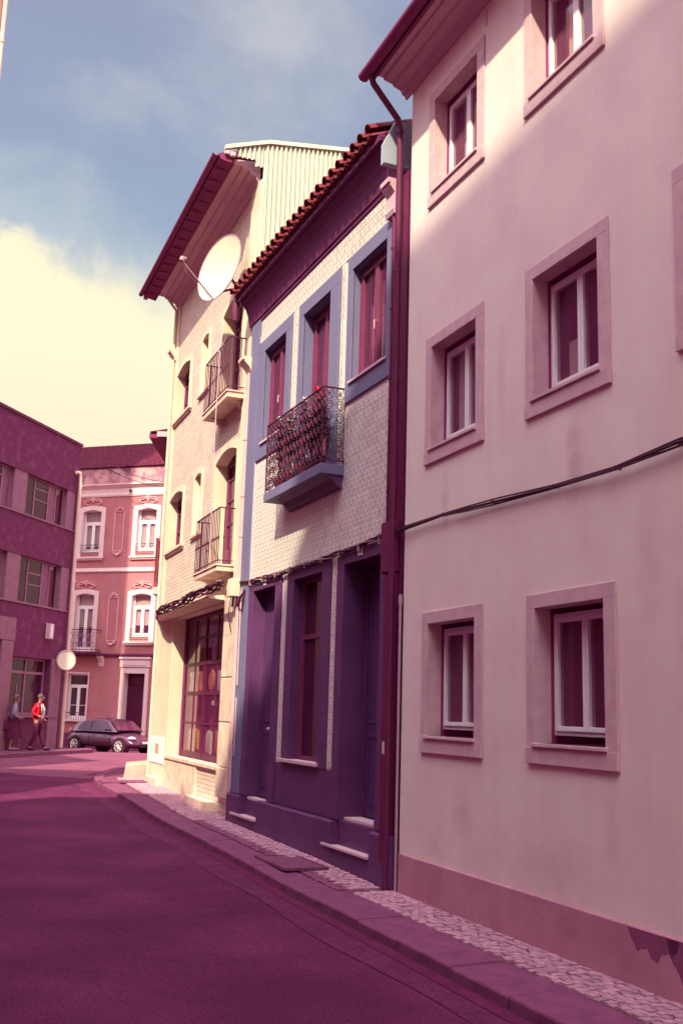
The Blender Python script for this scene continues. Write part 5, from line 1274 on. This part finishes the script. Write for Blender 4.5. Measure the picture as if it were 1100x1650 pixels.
# left pavement island
lp = [(-9.9, 24.0), (-10.15, 31.0), (-8.67, 39.0), (-9.0, 40.2), (-13, 43), (-22, 43), (-22, 24)]
lp = [(-11.9, 20.0), (-10.1, 31.0), (-8.72, 38.4), (-8.9, 39.6), (-10.4, 41.2), (-22, 43), (-22, 20)]
m = MB(); n = len(lp); zt = [pav(p[1]) + H0 for p in lp]
m.add([(x, y, z) for (x, y), z in zip(lp, zt)] + [(x, y, z - .35) for (x, y), z in zip(lp, zt)], [tuple(range(n))] + [(i, (i + 1) % n, n + (i + 1) % n, n + i) for i in range(n)])
lpv = tag(part('left_pavement', m, m_joint), kind='structure')
for (a, b) in zip(lp[:4], lp[1:5]):
    a, b = Vector(a), Vector(b); L0 = (b - a).length; k = max(1, round(L0 / 1.1)); d = (b - a).normalized(); nn = Vector((d.y, -d.x))
    for i in range(k):
        p0 = a + d * (L0 * i / k + .01); p1 = a + d * (L0 * (i + 1) / k - .01); c0 = (p0 + p1) / 2; zc = pav(c0.y) + H0
        mb = MB(); vs = []
        for p, q in ((p0 + nn * .02, p0), (p1 + nn * .02, p1), (p1 - nn * .22, p1), (p0 - nn * .22, p0)):
            z = pav(p.y) + H0 + .012; vs += [(p.x - c0.x, p.y - c0.y, z - .3 - zc), (p.x - c0.x, p.y - c0.y, z - zc)]
        mb.add(vs, [(0, 2, 3, 1), (2, 4, 5, 3), (4, 6, 7, 5), (6, 0, 1, 7), (1, 3, 5, 7)])
        o = part('kerb_stone', mb, m_kerb, lpv, bevel=.015); o.location = (c0.x, c0.y, zc)

# ================================================================== TOWER (top left) and street buildings outside the frame
def tower(name, lab, poly, z1, mt, win=True):
    c = Vector(poly[0]); r = empty(name, (c.x, c.y, -1.9 + H0)); tag(r, lab, 'building')
    m = FMB((c.x, c.y, -1.9)); n = len(poly)
    m.add([(x, y, G0) for x, y in poly] + [(x, y, z1) for x, y in poly], [(i, (i + 1) % n, n + (i + 1) % n, n + i) for i in range(n)] + [tuple(range(n, 2 * n))]); part('wall', m, mt, r)
    return r, c
rN, cN = tower('apartment_block', 'tall rose rendered block with a pale drainpipe at the upper left edge', [(-13.4, 35.6), (-16.9, 25.7), (-26, 27), (-24, 36.5)], 30.5, m_npink)
m = FMB((cN.x, cN.y, -1.9)); m.tube([(-13.32, 35.48, -1.9), (-13.32, 35.48, 31)], .085, 10)
for k in range(14): z = 1.5 + k * 2.3; m.tube([(-13.32, 35.48, z - .04), (-13.32, 35.48, z + .04)], .11, 10)
part('drainpipe', m, MATS['cream_pipe'], rN, smooth=True)
m = FMB((cN.x, cN.y, -1.9)); d_ = (Vector((-16.9, 25.7)) - Vector((-13.4, 35.6))).normalized(); nn = Vector((-d_.y, d_.x)); nn = nn if nn.x > 0 else -nn
for k in range(9):
    zz = 2 + k * 3.1
    for q in (2.0, 5.0, 8.0):
        a = Vector((-13.4, 35.6)) + d_ * (q - .55); b = Vector((-13.4, 35.6)) + d_ * (q + .55)
        wm = FMB((cN.x, cN.y, -1.9)); aa, bb = a + nn * .03, b + nn * .03
        wm.add([(a.x, a.y, zz), (b.x, b.y, zz), (b.x, b.y, zz + 1.5), (a.x, a.y, zz + 1.5), (aa.x, aa.y, zz), (bb.x, bb.y, zz), (bb.x, bb.y, zz + 1.5), (aa.x, aa.y, zz + 1.5)], [(0, 1, 5, 4), (1, 2, 6, 5), (2, 3, 7, 6), (3, 0, 4, 7), (4, 5, 6, 7)]); part('window', wm, m_lglass, rN)
tower('opposite_block', 'tall plain block across the street beside the viewer', [(-3.4, .9), (-1.6, -2.9), (2.5, -12), (-12, -14), (-13, .9)], 18.0, m_block)
tower('opposite_house', 'unseen low block added opposite the pale rendered house to darken its lower wall', [(-3.95, .95), (-6.5, 11.0), (-9.0, 11.0), (-13, 4.9), (-13, .95)], 9.5, m_block)  # added out of view to block low sky light from the wall
tower('opposite_house', 'plain block on the left of the street out of the picture', [(-9.6, 12.3), (-13.1, 5.0), (-18, 5), (-18, 12.3)], 15.5, m_block)
tower('opposite_house', 'set back plain block on the left beyond the others', [(-11.3, 20), (-14.6, 25.2), (-22, 25), (-22, 16), (-12.7, 16)], 11.9, m_block)
tower('opposite_house', 'lower plain block on the left beyond the tall one', [(-8.9, 18.2), (-9.6, 12.5), (-18, 12.5), (-18, 18.2)], 8.2, m_block)

# ================================================================== PARKED CAR
m_car = mat('car_paint', (.13, .03, .085), None, 2, .1, .25, metal=.3, spec=.9); m_cgl = glass('car_glass', (.15, .05, .1), .75); m_tyre = mat('tyre_rubber', (.05, .008, .03), None, 20, .3, .8)
m_rim = mat('alloy_rim', (.75, .62, .62), None, 6, .2, .35, metal=.6); m_lamp = mat('headlamp_lens', (.85, .75, .72), None, 3, .1, .15); m_tail = mat('tail_lamp', (.5, .2, .25), None, 3, .2, .3)
cz = road_z(42.6) + H0 + .01; car = empty('parked_car', (-8.9, 42.9, cz), radians(-35)); car.scale = (.95, .95, .92); tag(car, 'dark silver hatchback parked in front of the pink house', 'car')
# side profile stations: x, belt z, sill z, half width, hood/roof
LC = 4.05
st_x = [-2.02, -1.95, -1.7, -1.35, -.9, -.4, .1, .55, .9, 1.3, 1.65, 1.9, 2.03]
top_ = [.62, .84, .93, .95, .95, .94, .93, .92, .88, .82, .74, .62, .50]
hw = [.60, .74, .81, .84, .85, .86, .86, .86, .85, .83, .79, .70, .56]
m = MB(); vs = []; fs = []; ns = 9
for x, t, w_ in zip(st_x, top_, hw):
    zb_ = .22 if abs(x) < 1.9 else .3
    sec = [(-w_ * .93, zb_), (-w_, zb_ + .16), (-w_ * 1.0, t * .66), (-w_ * .95, t * .95), (0, t + .02), (w_ * .95, t * .95), (w_, t * .66), (w_, zb_ + .16), (w_ * .93, zb_)]
    vs += [(x, y, z) for y, z in sec]
for i in range(len(st_x) - 1):
    for k in range(ns): fs.append((i * ns + k, i * ns + (k + 1) % ns, (i + 1) * ns + (k + 1) % ns, (i + 1) * ns + k))
fs += [tuple(range(ns)), tuple((len(st_x) - 1) * ns + k for k in range(ns))[::-1]]
m.add(vs, fs); body = part('body', m, m_car, car, smooth=True)
sd = body.modifiers.new('sub', 'SUBSURF'); sd.levels = 1; sd.render_levels = 1
# cabin
cx_ = [-1.72, -1.45, -.75, .0, .45, 1.02]; ct_ = [.97, 1.28, 1.43, 1.45, 1.38, .93]; cwt = [.66, .60, .58, .58, .60, .70]
m = MB(); vs = []; ns = 5
for x, t, w_ in zip(cx_, ct_, cwt):
    vs += [(x, -.80, .90), (x, -w_, t - .03), (x, 0, t + .02), (x, w_, t - .03), (x, .80, .90)]
fs = []
for i in range(len(cx_) - 1):
    for k in range(ns - 1): fs.append((i * ns + k, i * ns + k + 1, (i + 1) * ns + k + 1, (i + 1) * ns + k))
m.add(vs, fs); part('cabin_roof', m, m_car, car, smooth=True)
def side_glass(pts, s, nm='side_window'):
    m = MB(); n = len(pts)
    def yy(z): return s * (.815 - (z - .9) * .40)
    m.add([(x, yy(z) + s * .004, z) for x, z in pts] + [(x, yy(z) - s * .01, z) for x, z in pts], [tuple(range(n)), tuple(range(n, 2 * n))[::-1]] + [(i, (i + 1) % n, n + (i + 1) % n, n + i) for i in range(n)]); part(nm, m, m_cgl if False else mat('car_window', (.10, .02, .06), None, 3, .3, .08, spec=.8), car)
for s in (-1, 1):
    side_glass([(-1.28, .97), (-.52, .96), (-.52, 1.34), (-.9, 1.33), (-1.15, 1.22)], s); side_glass([(-.46, .96), (.38, .95), (.70, 1.0), (.30, 1.32), (-.1, 1.36), (-.46, 1.35)], s)
    m = MB(); m.ball((.62, s * .93, .99), .10, .07, .065, 8, 6); part('wing_mirror', m, m_car, car, smooth=True)
    m = MB(); m.ball((1.78, s * .60, .66), .20, .13, .075, 10, 6); part('headlight', m, m_lamp, car, smooth=True)
    m = MB(); m.ball((-1.88, s * .62, .86), .09, .12, .14, 8, 6); part('tail_light', m, m_tail, car, smooth=True)
    for x in (-.2, .45): 
        m = MB(); m.box(x - .09, x + .05, s * .862 - .012, s * .862 + .012, .73, .755); part('door_handle', m, m_car, car)
    for x in (-1.0, -.48, .74):
        m = MB(); m.box(x - .004, x + .004, s * .858 - .006, s * .858 + .006, .30, .90); part('door_seam', m, m_tyre, car)
    for x in (-1.32, 1.32):
        m = MB(); m.tube([(x, s * .60, .315), (x, s * .875, .315)], .375, 24); part('wheel_arch', m, m_tyre, car)
        m = MB(); n = 24
        m.tube([(x, s * .70, .315), (x, s * .885, .315)], .315, n); wh = part('wheel', m, m_tyre, car, bevel=.02)
        m = MB(); m.tube([(x + .205 * cos(t * pi / 10), s * .89, .315 + .205 * sin(t * pi / 10)) for t in range(21)], .018, 5)
        for q in range(7): a = q * 2 * pi / 7 + .2; m.tube([(x, s * .892, .315), (x + .2 * cos(a), s * .892, .315 + .2 * sin(a))], [.03, .022], 5)
        m.tube([(x, s * .88, .315), (x, s * .90, .315)], .05, 10); part('rim', m, m_rim, wh)
m = MB(); m.add([(.50, -.60, 1.355), (.50, .60, 1.355), (1.0, .70, .97), (1.0, -.70, .97), (.52, -.60, 1.365), (.52, .60, 1.365), (1.03, .70, .975), (1.03, -.70, .975)], [(4, 5, 6, 7), (0, 3, 2, 1), (0, 1, 5, 4), (2, 3, 7, 6)]); part('windscreen', m, MATS['car_window'], car)
m = MB(); m.box(2.0, 2.04, -.3, .3, .30, .42); part('grille', m, m_tyre, car)
m = MB(); m.box(2.045, 2.055, -.24, .24, .44, .54); part('number_plate', m, m_lamp, car)

# ================================================================== PEOPLE
def skin_body(name, joints, bones, mt, parent, sub=2):
    me = bpy.data.meshes.new(name); idx = {k: i for i, k in enumerate(joints)}
    me.from_pydata([joints[k][0] for k in joints], [(idx[a], idx[b]) for a, b in bones], []); me.materials.append(mt)
    o = bpy.data.objects.new(name, me); C.objects.link(o); o.parent = parent
    sk = o.modifiers.new('skin', 'SKIN'); sk.use_smooth_shade = True
    for k, i in idx.items():
        r = joints[k][1]; me.skin_vertices[0].data[i].radius = r if isinstance(r, tuple) else (r, r); me.skin_vertices[0].data[i].use_root = (i == 0)
    s = o.modifiers.new('sub', 'SUBSURF'); s.levels = sub; s.render_levels = sub
    return o
m_skin = mat('skin', (.42, .17, .18), None, 4, .2, .6); m_hair = mat('hair_dark', (.13, .04, .06), None, 20, .5, .8); m_hairg = mat('hair_grey', (.17, .07, .09), None, 20, .5, .8)
def hand(J, B, wrist, dirv, side, tag_):
    """palm and five separate fingers as short chains rooted in the palm"""
    w = Vector(wrist); d = Vector(dirv).normalized(); s = Vector(side).normalized(); pm = w + d * .07
    J[tag_ + 'palm'] = (tuple(pm), (.026, .017)); B.append((tag_ + 'wr', tag_ + 'palm'))
    return pm
def finger_mesh(wrist, dirv, side, mt, parent):
    w = Vector(wrist); d = Vector(dirv).normalized(); s = Vector(side).normalized(); c = d.cross(s).normalized()
    for q, (off, ln) in enumerate(((-.03, .07), (-.01, .08), (.01, .075), (.028, .06))):
        b0 = w + d * .085 + s * off; m = MB(); m.tube([b0, b0 + d * ln * .5 + c * .005, b0 + d * ln * .85 + c * .022, b0 + d * ln + c * .036], [.0095, .009, .008, .006], 6); part('finger', m, mt, parent, smooth=True)
    b0 = w + d * .03 - s * .03; m = MB(); m.tube([b0, b0 + d * .03 - s * .022, b0 + d * .055 - s * .026], [.011, .010, .007], 6); part('thumb', m, mt, parent, smooth=True)
def head_features(par, c, fx, mt_skin, mt_hair, curly=False, bald=False):
    """c: head centre, fx: unit face direction"""
    c = Vector(c); f = Vector(fx).normalized(); s = f.cross(Vector((0, 0, 1))).normalized()
    m = MB(); m.tube([c + f * .085 + Vector((0, 0, .02)), c + f * .115 + Vector((0, 0, -.015))], [.008, .016], 6); part('nose', m, mt_skin, par, smooth=True)
    for sg in (-1, 1):
        p = c + f * .082 + s * sg * .032 + Vector((0, 0, .022)); m = MB(); m.ball(p, .012, .012, .008, 8, 5); part('eye', m, m_hair, par, smooth=True)
        p = c + s * sg * .078; m = MB(); m.ball(p, .018, .014, .03, 8, 5); part('ear', m, mt_skin, par, smooth=True)
    m = MB(); m.tube([c + f * .086 + s * -.022 + Vector((0, 0, -.045)), c + f * .092 + Vector((0, 0, -.047)), c + f * .086 + s * .022 + Vector((0, 0, -.045))], .005, 5); part('mouth', m, m_tail, par, smooth=True)
    m = MB(); hc = c - f * .018 + Vector((0, 0, .03))
    if curly:
        random.seed(5)
        for k in range(46):
            v = Vector((random.gauss(0, 1), random.gauss(0, 1), random.gauss(0, 1))).normalized()
            if v.dot(f) > .35 and v.z < .55: continue
            if v.z < -.6: continue
            q = hc + Vector((v.x * .09, v.y * .09, v.z * .1)); m.ball(q, .032, .032, .03, 6, 4)
    else:
        n = 14; vs = []; fs = []
        for j in range(7):
            t = pi * .5 * j / 6 * 1.15
            for k in range(n):
                a = 2 * pi * k / n; v = s * sin(t) * cos(a) + f * sin(t) * sin(a) + Vector((0, 0, cos(t)))
                low = -.02 if v.dot(f) > .4 else -.05; q = hc + Vector((v.x * .092, v.y * .102, 0)) + Vector((0, 0, max(v.z * .105, low))); vs.append(q)
        for j in range(6):
            for k in range(n): fs.append((j * n + k, j * n + (k + 1) % n, (j + 1) * n + (k + 1) % n, (j + 1) * n + k))
        m.add(vs, fs)
    part('hair', m, mt_hair, par, smooth=True)
# man: walks towards +x (right in the picture), x forward
zp = pav(36.0) + H0
man = empty('person', (-10.0, 36.0, zp), radians(-8)); man.scale = (1.05, 1.05, 1.05)
tag(man, 'person in a bright red jacket, white shirt and dark trousers with a shoulder strap', 'person')
Hh = 1.74
J = {'pelvis': ((0, 0, .93), (.13, .11)), 'waist': ((.0, 0, 1.08), (.13, .11)), 'chest': ((-.01, 0, 1.28), (.155, .12)), 'neckb': ((.0, 0, 1.45), (.07, .07)), 'neck': ((.02, 0, 1.52), .05), 'head0': ((.04, 0, 1.58), (.065, .07)), 'head1': ((.04, 0, 1.66), (.085, .078)), 'head2': ((.035, 0, 1.72), (.06, .058)),
     'sl': ((-.01, .17, 1.41), .06), 'el': ((-.06, .22, 1.15), .045), 'lwr': ((.10, .22, .98), .028), 'sr': ((-.01, -.17, 1.41), .06), 'er': ((-.10, -.23, 1.16), .045), 'rwr': ((.14, -.20, 1.06), .028),
     'hl': ((0, .09, .88), .09), 'kl': ((.10, .10, .49), .058), 'al': ((.24, .10, .09), .038), 'tl': ((.37, .11, .035), .03), 'hr': ((0, -.09, .88), .09), 'kr': ((.0, -.10, .48), .058), 'ar': ((-.20, -.10, .12), .038), 'tr': ((-.08, -.10, .035), .03)}
Bn = [('pelvis', 'waist'), ('waist', 'chest'), ('chest', 'neckb'), ('neckb', 'neck'), ('neck', 'head0'), ('head0', 'head1'), ('head1', 'head2'), ('chest', 'sl'), ('sl', 'el'), ('el', 'lwr'), ('chest', 'sr'), ('sr', 'er'), ('er', 'rwr'), ('pelvis', 'hl'), ('hl', 'kl'), ('kl', 'al'), ('al', 'tl'), ('pelvis', 'hr'), ('hr', 'kr'), ('kr', 'ar'), ('ar', 'tr')]
hand(J, Bn, J['lwr'][0], (.8, 0, -.4), (0, 1, 0), 'l'); hand(J, Bn, J['rwr'][0], (.9, .1, .1), (0, 1, 0), 'r')
bodyM = skin_body('body', J, Bn, m_skin, man)
finger_mesh(J['lwr'][0], (.8, 0, -.4), (0, 1, 0), m_skin, man); finger_mesh(J['rwr'][0], (.9, .1, .1), (0, 1, 0), m_skin, man)
head_features(man, (.045, 0, 1.655), (1, 0, 0), m_skin, m_hairg)
def grow(js, e): return {k: (J[k][0], tuple(r + e for r in (J[k][1] if isinstance(J[k][1], tuple) else (J[k][1],) * 2))) for k in js}
m_jk = mat('red_cloth', (.62, .006, .035), (.5, .005, .03), 12, .4, .85); m_tr = mat('dark_cloth', (.13, .012, .06), None, 12, .4, .9); m_sh = mat('white_shirt', (.75, .55, .62), None, 12, .3, .9); m_shoe = mat('dark_shoe', (.06, .008, .03), None, 10, .3, .5)
t = grow(('pelvis', 'hl', 'kl', 'al', 'hr', 'kr', 'ar'), .022); t['al'] = (J['al'][0], (.06, .06)); t['ar'] = (J['ar'][0], (.06, .06)); t['wst'] = ((0, 0, 1.02), (.145, .125))
skin_body('trousers', t, [('pelvis', 'wst'), ('pelvis', 'hl'), ('hl', 'kl'), ('kl', 'al'), ('pelvis', 'hr'), ('hr', 'kr'), ('kr', 'ar')], m_tr, man)
t = grow(('waist', 'chest', 'sl', 'el', 'sr', 'er'), .028); t['hem'] = ((-.02, 0, .93), (.175, .15)); t['lc'] = ((.06, .22, 1.01), (.05, .05)); t['rc'] = ((.10, -.205, 1.075), (.05, .05)); t['col'] = ((-.02, 0, 1.43), (.10, .1))
skin_body('jacket', t, [('waist', 'hem'), ('waist', 'chest'), ('chest', 'col'), ('chest', 'sl'), ('sl', 'el'), ('el', 'lc'), ('chest', 'sr'), ('sr', 'er'), ('er', 'rc')], m_jk, man)
m = MB(); m.add([(.13, -.075, .98), (.185, -.07, 1.1), (.20, -.06, 1.3), (.12, -.05, 1.46), (.12, .05, 1.46), (.20, .06, 1.3), (.185, .07, 1.1), (.13, .075, .98), (.16, 0, .98), (.215, 0, 1.1), (.225, 0, 1.3), (.13, 0, 1.47)], [(0, 8, 9, 1), (1, 9, 10, 2), (2, 10, 11, 3), (8, 7, 6, 9), (9, 6, 5, 10), (10, 5, 4, 11)])
m.add([(.13, -.13, .98), (.17, -.15, 1.2), (.10, -.1, 1.44), (.10, -.05, 1.46), (.20, -.07, 1.3), (.19, -.075, .98)], [(0, 1, 4, 5), (1, 2, 3, 4)]); part('shirt', m, m_sh, man, smooth=True)
m = MB(); m.tube([(-.05, .13, 1.46), (.10, -.02, 1.44), (.20, -.12, 1.25), (.16, -.19, 1.0), (.08, -.22, .95)], .016, 6); part('strap', m, m_shoe, man)
for a_, tt in (('al', 'tl'), ('ar', 'tr')):
    p, q = Vector(J[a_][0]), Vector(J[tt][0]); m = MB(); m.ball(((p.x + q.x) / 2 + .02, p.y, .045), .145, .052, .045, 10, 6); part('shoe', m, m_shoe, man, smooth=True)
cm = empty('camera_bag', (-10.0 + .18, 36.0 - .27, zp + .98), radians(-8)); tag(cm, 'small dark bag hanging at the hip of the person in red', 'bag')
m = MB(); m.box(-.09, .09, -.045, .045, -.10, .08); part('bag_body', m, m_shoe, cm, bevel=.02); m = MB(); m.box(-.092, .092, -.05, -.046, .0, .08); part('bag_flap', m, m_tr, cm, bevel=.004)
# woman: turned to her left, looks towards the man
wo_ = empty('person', (-10.72, 35.75, zp), radians(20)); wo_.scale = (1.04, 1.04, 1.04); tag(wo_, 'person with curly dark hair in a light blue top and long dark skirt', 'person')
J = {'pelvis': ((0, 0, .90), (.145, .12)), 'waist': ((0, 0, 1.05), (.115, .10)), 'chest': ((0, 0, 1.24), (.14, .115)), 'neckb': ((0, 0, 1.41), (.06, .06)), 'neck': ((.015, 0, 1.47), .045), 'head0': ((.035, 0, 1.53), (.06, .065)), 'head1': ((.035, 0, 1.60), (.078, .073)), 'head2': ((.03, 0, 1.66), (.055, .055)),
     'sl': ((0, .155, 1.36), .052), 'el': ((-.03, .22, 1.12), .042), 'lwr': ((.14, .16, 1.05), .025), 'sr': ((0, -.155, 1.36), .052), 'er': ((-.04, -.24, 1.12), .042), 'rwr': ((.12, -.19, 1.02), .025),
     'hl': ((0, .085, .85), .09), 'kl': ((.04, .09, .47), .055), 'al': ((.05, .09, .09), .034), 'tl': ((.17, .10, .03), .028), 'hr': ((0, -.085, .85), .09), 'kr': ((.0, -.09, .47), .055), 'ar': ((-.08, -.09, .09), .034), 'tr': ((.04, -.10, .03), .028)}
Bn = [b for b in Bn if 'palm' not in b[1]]
hand(J, Bn, J['lwr'][0], (.9, -.2, .1), (0, 0, 1), 'l'); hand(J, Bn, J['rwr'][0], (.9, .2, .0), (0, 0, 1), 'r')
skin_body('body', J, Bn, m_skin, wo_); finger_mesh(J['lwr'][0], (.9, -.2, .1), (0, 0, 1), m_skin, wo_); finger_mesh(J['rwr'][0], (.9, .2, 0), (0, 0, 1), m_skin, wo_)
head_features(wo_, (.04, 0, 1.60), (1, .1, 0), m_skin, m_hair, curly=True)
m_top = mat('blue_grey_cloth', (.22, .16, .28), (.4, .3, .4), 16, .8, .9)
t = {k: (J[k][0], tuple(r + .03 for r in (J[k][1] if isinstance(J[k][1], tuple) else (J[k][1],) * 2))) for k in ('waist', 'chest', 'sl', 'el', 'sr', 'er')}; t['hem'] = ((0, 0, .94), (.17, .15)); t['col'] = ((0, 0, 1.38), (.08, .08)); t['lc'] = ((.09, .175, 1.07), (.045, .045)); t['rc'] = ((.07, -.205, 1.04), (.045, .045))
skin_body('top', t, [('waist', 'hem'), ('waist', 'chest'), ('chest', 'col'), ('chest', 'sl'), ('sl', 'el'), ('el', 'lc'), ('chest', 'sr'), ('sr', 'er'), ('er', 'rc')], m_top, wo_)
m = MB(); n = 20; vs = []; 
for z, r, w_ in ((1.02, .14, 0), (.9, .19, .004), (.65, .23, .012), (.38, .27, .02)):
    for k in range(n): a = 2 * pi * k / n; rr = r + w_ * (1 if k % 2 else -1); vs.append((rr * cos(a), rr * .85 * sin(a), z))
m.add(vs, [(j * n + k, j * n + (k + 1) % n, (j + 1) * n + (k + 1) % n, (j + 1) * n + k) for j in range(3) for k in range(n)]); part('skirt', m, m_tr, wo_, smooth=True)
for a_, tt in (('al', 'tl'), ('ar', 'tr')):
    p, q = Vector(J[a_][0]), Vector(J[tt][0]); m = MB(); m.ball(((p.x + q.x) / 2 + .015, p.y, .035), .12, .042, .035, 10, 6); part('shoe', m, m_tail, wo_, smooth=True)
hb = empty('shoulder_bag', (-10.99, 35.60, zp + .64), radians(20)); tag(hb, 'large dark shoulder bag hanging behind the person in the skirt', 'bag')
m = MB(); m.add([(-.16, -.08, 0), (.16, -.08, 0), (.16, .08, 0), (-.16, .08, 0), (-.19, -.06, .34), (.19, -.06, .34), (.19, .06, .34), (-.19, .06, .34)], [(0, 3, 2, 1), (4, 5, 6, 7), (0, 1, 5, 4), (1, 2, 6, 5), (2, 3, 7, 6), (3, 0, 4, 7)]); part('bag_body', m, m_tr, hb, bevel=.03)
m = MB(); m.tube([(-.15, 0, .33), (-.02, .05, .62), (.12, .06, .76), (.18, 0, .33)], .014, 6); part('strap', m, m_tr, hb)
